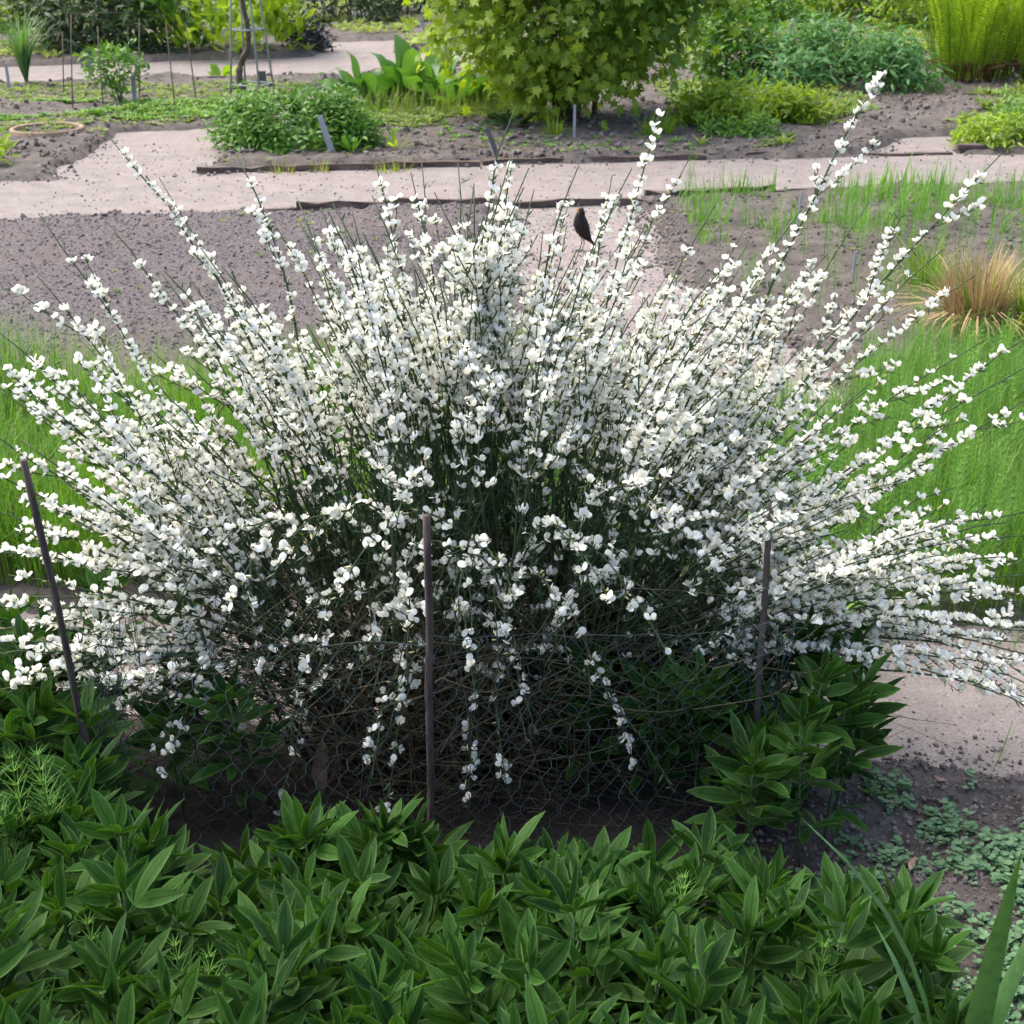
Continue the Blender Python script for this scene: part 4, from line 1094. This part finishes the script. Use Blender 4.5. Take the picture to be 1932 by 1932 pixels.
leaf_clump('tall_perennial', 'broad green leaves between the dark bush and the trellis', 335, 103, 170, .22, .09, .42, M_dock, 20, 80, wave=.06, elev=.7)
leaf_clump('corner_leaf', 'low light green big-leaved plant beside the trellis foot', 425, 146, 10, .2, .09, .06, M_lime, 20, 70)
leaf_clump('seedling_plant', 'small bright leafed plant by the leaning grey tag', 665, 300, 8, .14, .05, .03, M_bush, 25, 75)
leaf_clump('seedling_plant', 'small yellow-green spiky plant on the soil by the dry tufts', 748, 292, 9, .17, .03, .03, M_lime, 25, 80)
leaf_clump('seedling_plant', 'dull round-leaved plant under the edge of the maple', 965, 258, 10, .18, .10, .06, M_dark, 15, 70)
leaf_clump('bramble', 'small green leafy plant on the mulch bed behind white tips', 578, 392, 6, .10, .05, .04, M_blue, 15, 70)
leaf_clump('corner_leaf', 'grey-green leafy weed on the soil edge beside the herbs', 1640, 1520, 6, .05, .022, .01, M_blue, 20, 70)
# reed-like clump
blade_plant('reed_clump', 'upright grey-green reed clump on the weedy bed', 'plant', 52, 166, [(random.uniform(.5, .78), .022, random.uniform(.05, .9), random.uniform(0, 6.28), random.uniform(.02, .25)) for _ in range(60)], M_iris2)
# fern clump
def frond_base(seed):
    r = np.random.default_rng(seed); bend = r.uniform(.0, .8); P = np.array([(0, bend * q * q * .5, q) for q in np.linspace(0, 1, 7)])
    s_ = tube(P, np.linspace(.008, .002, 7), 3, False); V = [s_.V]; F = [s_.F]; o = len(s_.V)
    for i in range(34):
        q = .14 + .85 * i / 33; c = np.array([0, bend * q * q * .5, q]); l = .062 * min(1, (1.04 - q) * 2.6) * r.uniform(.85, 1.1)
        for k in (-1, 1):
            d = np.array([k * 1.0, r.uniform(-.3, .3), .45]); d /= np.linalg.norm(d)
            w = np.array([0, .002, .009])
            V.append(np.array([c, c + d * l * .5 + w, c + d * l, c + d * l * .5 - w])); F.append(np.array([[o, o + 1, o + 2], [o, o + 2, o + 3]]) ); o += 4
    return Base(np.concatenate(V), np.concatenate(F), None, None)
FRM = [base_mesh('frond', frond_base(i), [M_fern], .1 + .2 * i) for i in range(5)]
for label, px, py, n, h, sp in [('tall yellow-green fern clump rising from a red-brown stalk base', 1835, 158, 120, 1.15, .40), ('shaded fern clump beside the red-brown stalk base', 1965, 165, 80, 1.05, .36)]:
    x, y = gp(px, py); t = thing('fern', label, 'fern', (x, y, float(ground_z(np.array([x]), np.array([y]))[0]) - .02))
    for i in range(n):
        a = random.uniform(0, 6.28); r = sp * math.sqrt(random.random())
        obj('frond', FRM[random.randrange(5)], t, (r * math.cos(a), r * .8 * math.sin(a), .05), rot('Z', a - math.pi / 2 + random.gauss(0, .4)) @ rot('X', -.02 - .5 * r), h * random.uniform(.75, 1.1))
    ps = []
    for i in range(160):
        a = random.uniform(0, 6.28); r = sp * random.uniform(.3, 1.05); l = random.uniform(.2, .5)
        p0 = np.array([r * .5 * math.cos(a), r * .5 * math.sin(a), .02]); ln = random.uniform(.2, 1.25)
        ps.append(tube(np.array([p0, p0 + .5 * l * np.array([math.cos(a) * ln, math.sin(a) * ln, .8]), p0 + l * np.array([math.cos(a) * ln, math.sin(a) * ln, .55])]), [.006, .005, .002], 4, False))
    stuff(obj('dead_stalks', base_mesh('dead_stalks', join(ps), [M_redstalk]), t))
# far-off trees that close the view beyond the garden
n = 15000
x = rng.uniform(-30, 30, n); z = rng.random(n) ** 1.2 * 5.5; y = 36 + rng.normal(0, 1.2, n) + 1.5 * fbm(x * .2, z * .3) + .0 * x
tn = np.clip(.4 + 1.5 * fbm(x * .35, z * .5, 3) + rng.normal(0, .15, n), 0, 1)
kz = z < 4.2 + 3 * fbm(x * .25, x * 0 + 3, 3)
x, y, z, tn = x[kz], y[kz], z[kz], tn[kz]; n = len(x)
stuff(tag(obj('far_wood', merged('far_wood', LB, rng.integers(0, 3, n), rand_R(n), np.stack([x, y, z], -1), rng.uniform(.3, .6, n), tn, [M_bush])), 'far-off mass of leafy trees closing the garden', 'trees'))

# ------------------------------------------------------------------ garden furniture
def tagpeg(name, label, px, py, h, w, tilt_y=0.0, tilt_x=0.0, mat=None, th=.006, group=None, rz=0.0):
    x, y = gp(px, py); b_ = box(-w / 2, w / 2, -th / 2, th / 2, -.05, h)
    b_.V[[6, 7, 4, 5], 0] *= .9
    o = obj(name, base_mesh(name, b_, [mat or M_grey], smooth=False)); o.location = (x, y, float(ground_z(np.array([x]), np.array([y]))[0])); o.rotation_euler = (tilt_x, tilt_y, rz)
    return tag(o, label, 'label', group)
tagpeg('plant_tag', 'grey plastic plant tag leaning beside the round bush', 628, 306, .27, .045, -.28)
tagpeg('plant_tag', 'upright grey peg on the bare soil under the maple', 1083, 272, .24, .022)
tagpeg('plant_tag', 'dark grey tag leaning by the edging board near the maple', 938, 302, .20, .035, -.35, mat=M_plaque)
tagpeg('plant_tag', 'pale thin peg in the soil bed by the dry tussock', 1607, 545, .15, .012)
tagpeg('plant_tag', 'thin pale rod standing in the young grass', 1500, 455, .24, .008, .05)
for px, py, h in [(612, 47, .26), (627, 49, .2), (671, 56, .16)]:
    tagpeg('plant_tag', 'small pale tag on the far bed in front of the dark clipped bush', px, py, h, .03, group='far bed tags')
tagpeg('plant_tag', 'pale thin tag on the far bed beside the plaque', 799, 70, .33, .025)
tagpeg('plant_tag', 'pale grey tag beside the reed clump', 20, 180, .26, .03)
tagpeg('plant_tag', 'pale wide tag at the foot of the young bush', 256, 205, .24, .04, .04)
tagpeg('plant_tag', 'grey stump-like tag behind the trellis', 497, 172, .12, .08, mat=M_plaque)
tagpeg('wooden_peg', 'short grey wooden peg beside the blue-green mound', 1485, 80, .28, .04, .3)
x, y = gp(843, 150)
t = thing('plaque_sign', 'dark blank plaque on a thin post behind the dock leaves', 'sign', (x, y, 0))
obj('post', base_mesh('post', box(-.012, .012, -.010, .010, -.1, .34), [M_grey], smooth=False), t)
pb = box(-.105, .105, -.022, -.011, -.055, .055); obj('plate', base_mesh('plate', pb, [M_plaque], smooth=False), t, (0, 0, .36), rot('X', -.3))
x, y = gp(170, 150)
t = thing('plaque_sign', 'small dark sign on a short post beside the young bush', 'sign', (x, y, 0))
obj('post', base_mesh('post', box(-.01, .01, -.008, .008, -.1, .12), [M_grey], smooth=False), t)
obj('plate', base_mesh('plate', box(-.07, .07, -.018, -.009, -.03, .03), [M_plaque], smooth=False), t, (0, 0, .14), rot('X', -.4))
# rod cage round the young bush
x0, y0 = gp(226, 206); cage = thing('rod_cage', 'cage of thin rusty rods and wire round the young bush', 'plant cage', (x0, y0, 0)); tops = []
for px, pb_, pt_, ptx in [(136, 216, 25, 134), (196, 222, 50, 184), (262, 200, 35, 263), (332, 218, 42, 313), (372, 200, 42, 350), (120, 195, 60, 118)]:
    x, y = gp(px, pb_); tp = at(ptx, pt_, y); P = np.array([(x, y, -.05), (x * .5 + tp[0] * .5, y, tp[2] / 2), tp]) - np.array([x0, y0, 0])
    tops.append(P[-1]); obj('rod', base_mesh('rod', tube(P, .0055, 6), [M_rust]), cage)
obj('cross_wire', base_mesh('cross_wire', tube(np.array([tops[0] + [0, 0, -.005], tops[0] + [.28, .1, 0.0], tops[0] + [.43, .2, -.012]]), .003, 5), [M_rust]), cage)
# obelisk trellis with an old twisted trunk inside
x0, y0 = gp(478, 188); ob = thing('obelisk_trellis', 'grey metal obelisk trellis of rods and square hoops', 'trellis', (x0, y0, 0), .5)
hh = 1.9
def ring_pt(k, z):
    r = .215 * (1 - z / (hh * 1.25)); a = k * math.pi / 2; return np.array([r * math.cos(a), r * math.sin(a), z])
for k in range(4):
    obj('rod', base_mesh('rod', tube(np.array([ring_pt(k, -.05), ring_pt(k, hh / 2), ring_pt(k, hh)]), .0095, 6), [M_metal]), ob)
for z in (.14, .62, 1.10, 1.58):
    P = np.array([ring_pt(k % 4, z) for k in range(5)])
    obj('hoop', base_mesh('hoop', join([tube(P[k:k + 2], .0085, 6) for k in range(4)]), [M_metal]), ob)
vt = thing('vine', 'old twisted vine trunk growing inside the trellis', 'tree', (x0 - .05, y0, 0))
P = np.array([(-.05, 0, -.05), (-.04, 0, .08), (-.075, .02, .20), (-.05, .03, .32), (.04, .02, .45), (.055, 0, .62), (.02, -.01, .85), (.0, .02, 1.2), (.02, 0, 1.6), (0, 0, 1.95)])
tt = np.linspace(0, 9, 40); P = np.stack([np.interp(tt, np.arange(10), P[:, k]) for k in range(3)], -1)
for _ in range(2): P[1:-1] = (P[:-2] + 2 * P[1:-1] + P[2:]) / 4
obj('trunk', base_mesh('trunk', tube(P, np.linspace(.038, .014, 40) * (1 + .12 * rng.normal(size=40)), 9), [M_bark]), vt)
n = 700
C = rng.normal(size=(n, 3)) * [.22, .22, .28] + [0, 0, 1.85]
obj('crown', merged('crown', LB, rng.integers(0, 3, n), rand_R(n), C, rng.uniform(.06, .12, n), rng.random(n), [M_bush]), vt)['kind'] = 'stuff'
# terracotta ring
x0, y0 = gp(92, 262); prof = [(.285, -.05), (.280, .072), (.272, .080), (.252, .078), (.246, .070), (.250, -.05)]
V = []; F = []; n = 40; m = len(prof)
for i in range(n):
    a = 2 * math.pi * i / n
    for r, z in prof: V.append((r * math.cos(a), r * math.sin(a), z))
for i in range(n):
    for k in range(m - 1):
        a, b_ = i * m + k, ((i + 1) % n) * m + k; F += [(a, b_, b_ + 1), (a, b_ + 1, a + 1)]
o = obj('terracotta_ring', base_mesh('terracotta_ring', Base(V, F), [M_terra])); o.location = (x0, y0, .01)
tag(o, 'round terracotta ring sunk in the weedy bed', 'planter')
# dead leaves and a pinkish dead leaf bundle under the shrub
def dead_leaf(px, py, L, label, group=None, zz=.01, rx=0.0):
    x, y = gp(px, py); b_ = lance(L, L * .42, 6, .5, -.4, None, .03, .8)
    o = obj('dead_leaf', base_mesh('dead_leaf', b_, [M_deadleaf])); o.location = (x, y, float(ground_z(np.array([x]), np.array([y]))[0]) + zz); o.rotation_euler = (rx, .2, random.uniform(0, 6.28))
    return tag(o, label, 'leaf', group)
for px, py in [(1590, 1215), (1780, 1510), (1690, 1560), (1900, 1640), (1710, 1680), (1830, 1590)]:
    dead_leaf(px, py, random.uniform(.018, .035), 'small dry brown leaf on the ground near the seedlings', 'dry leaves on the ground')
dead_leaf(610, 1560, .11, 'large pinkish brown dead leaf caught low in the shrub', None, .06, 1.2)
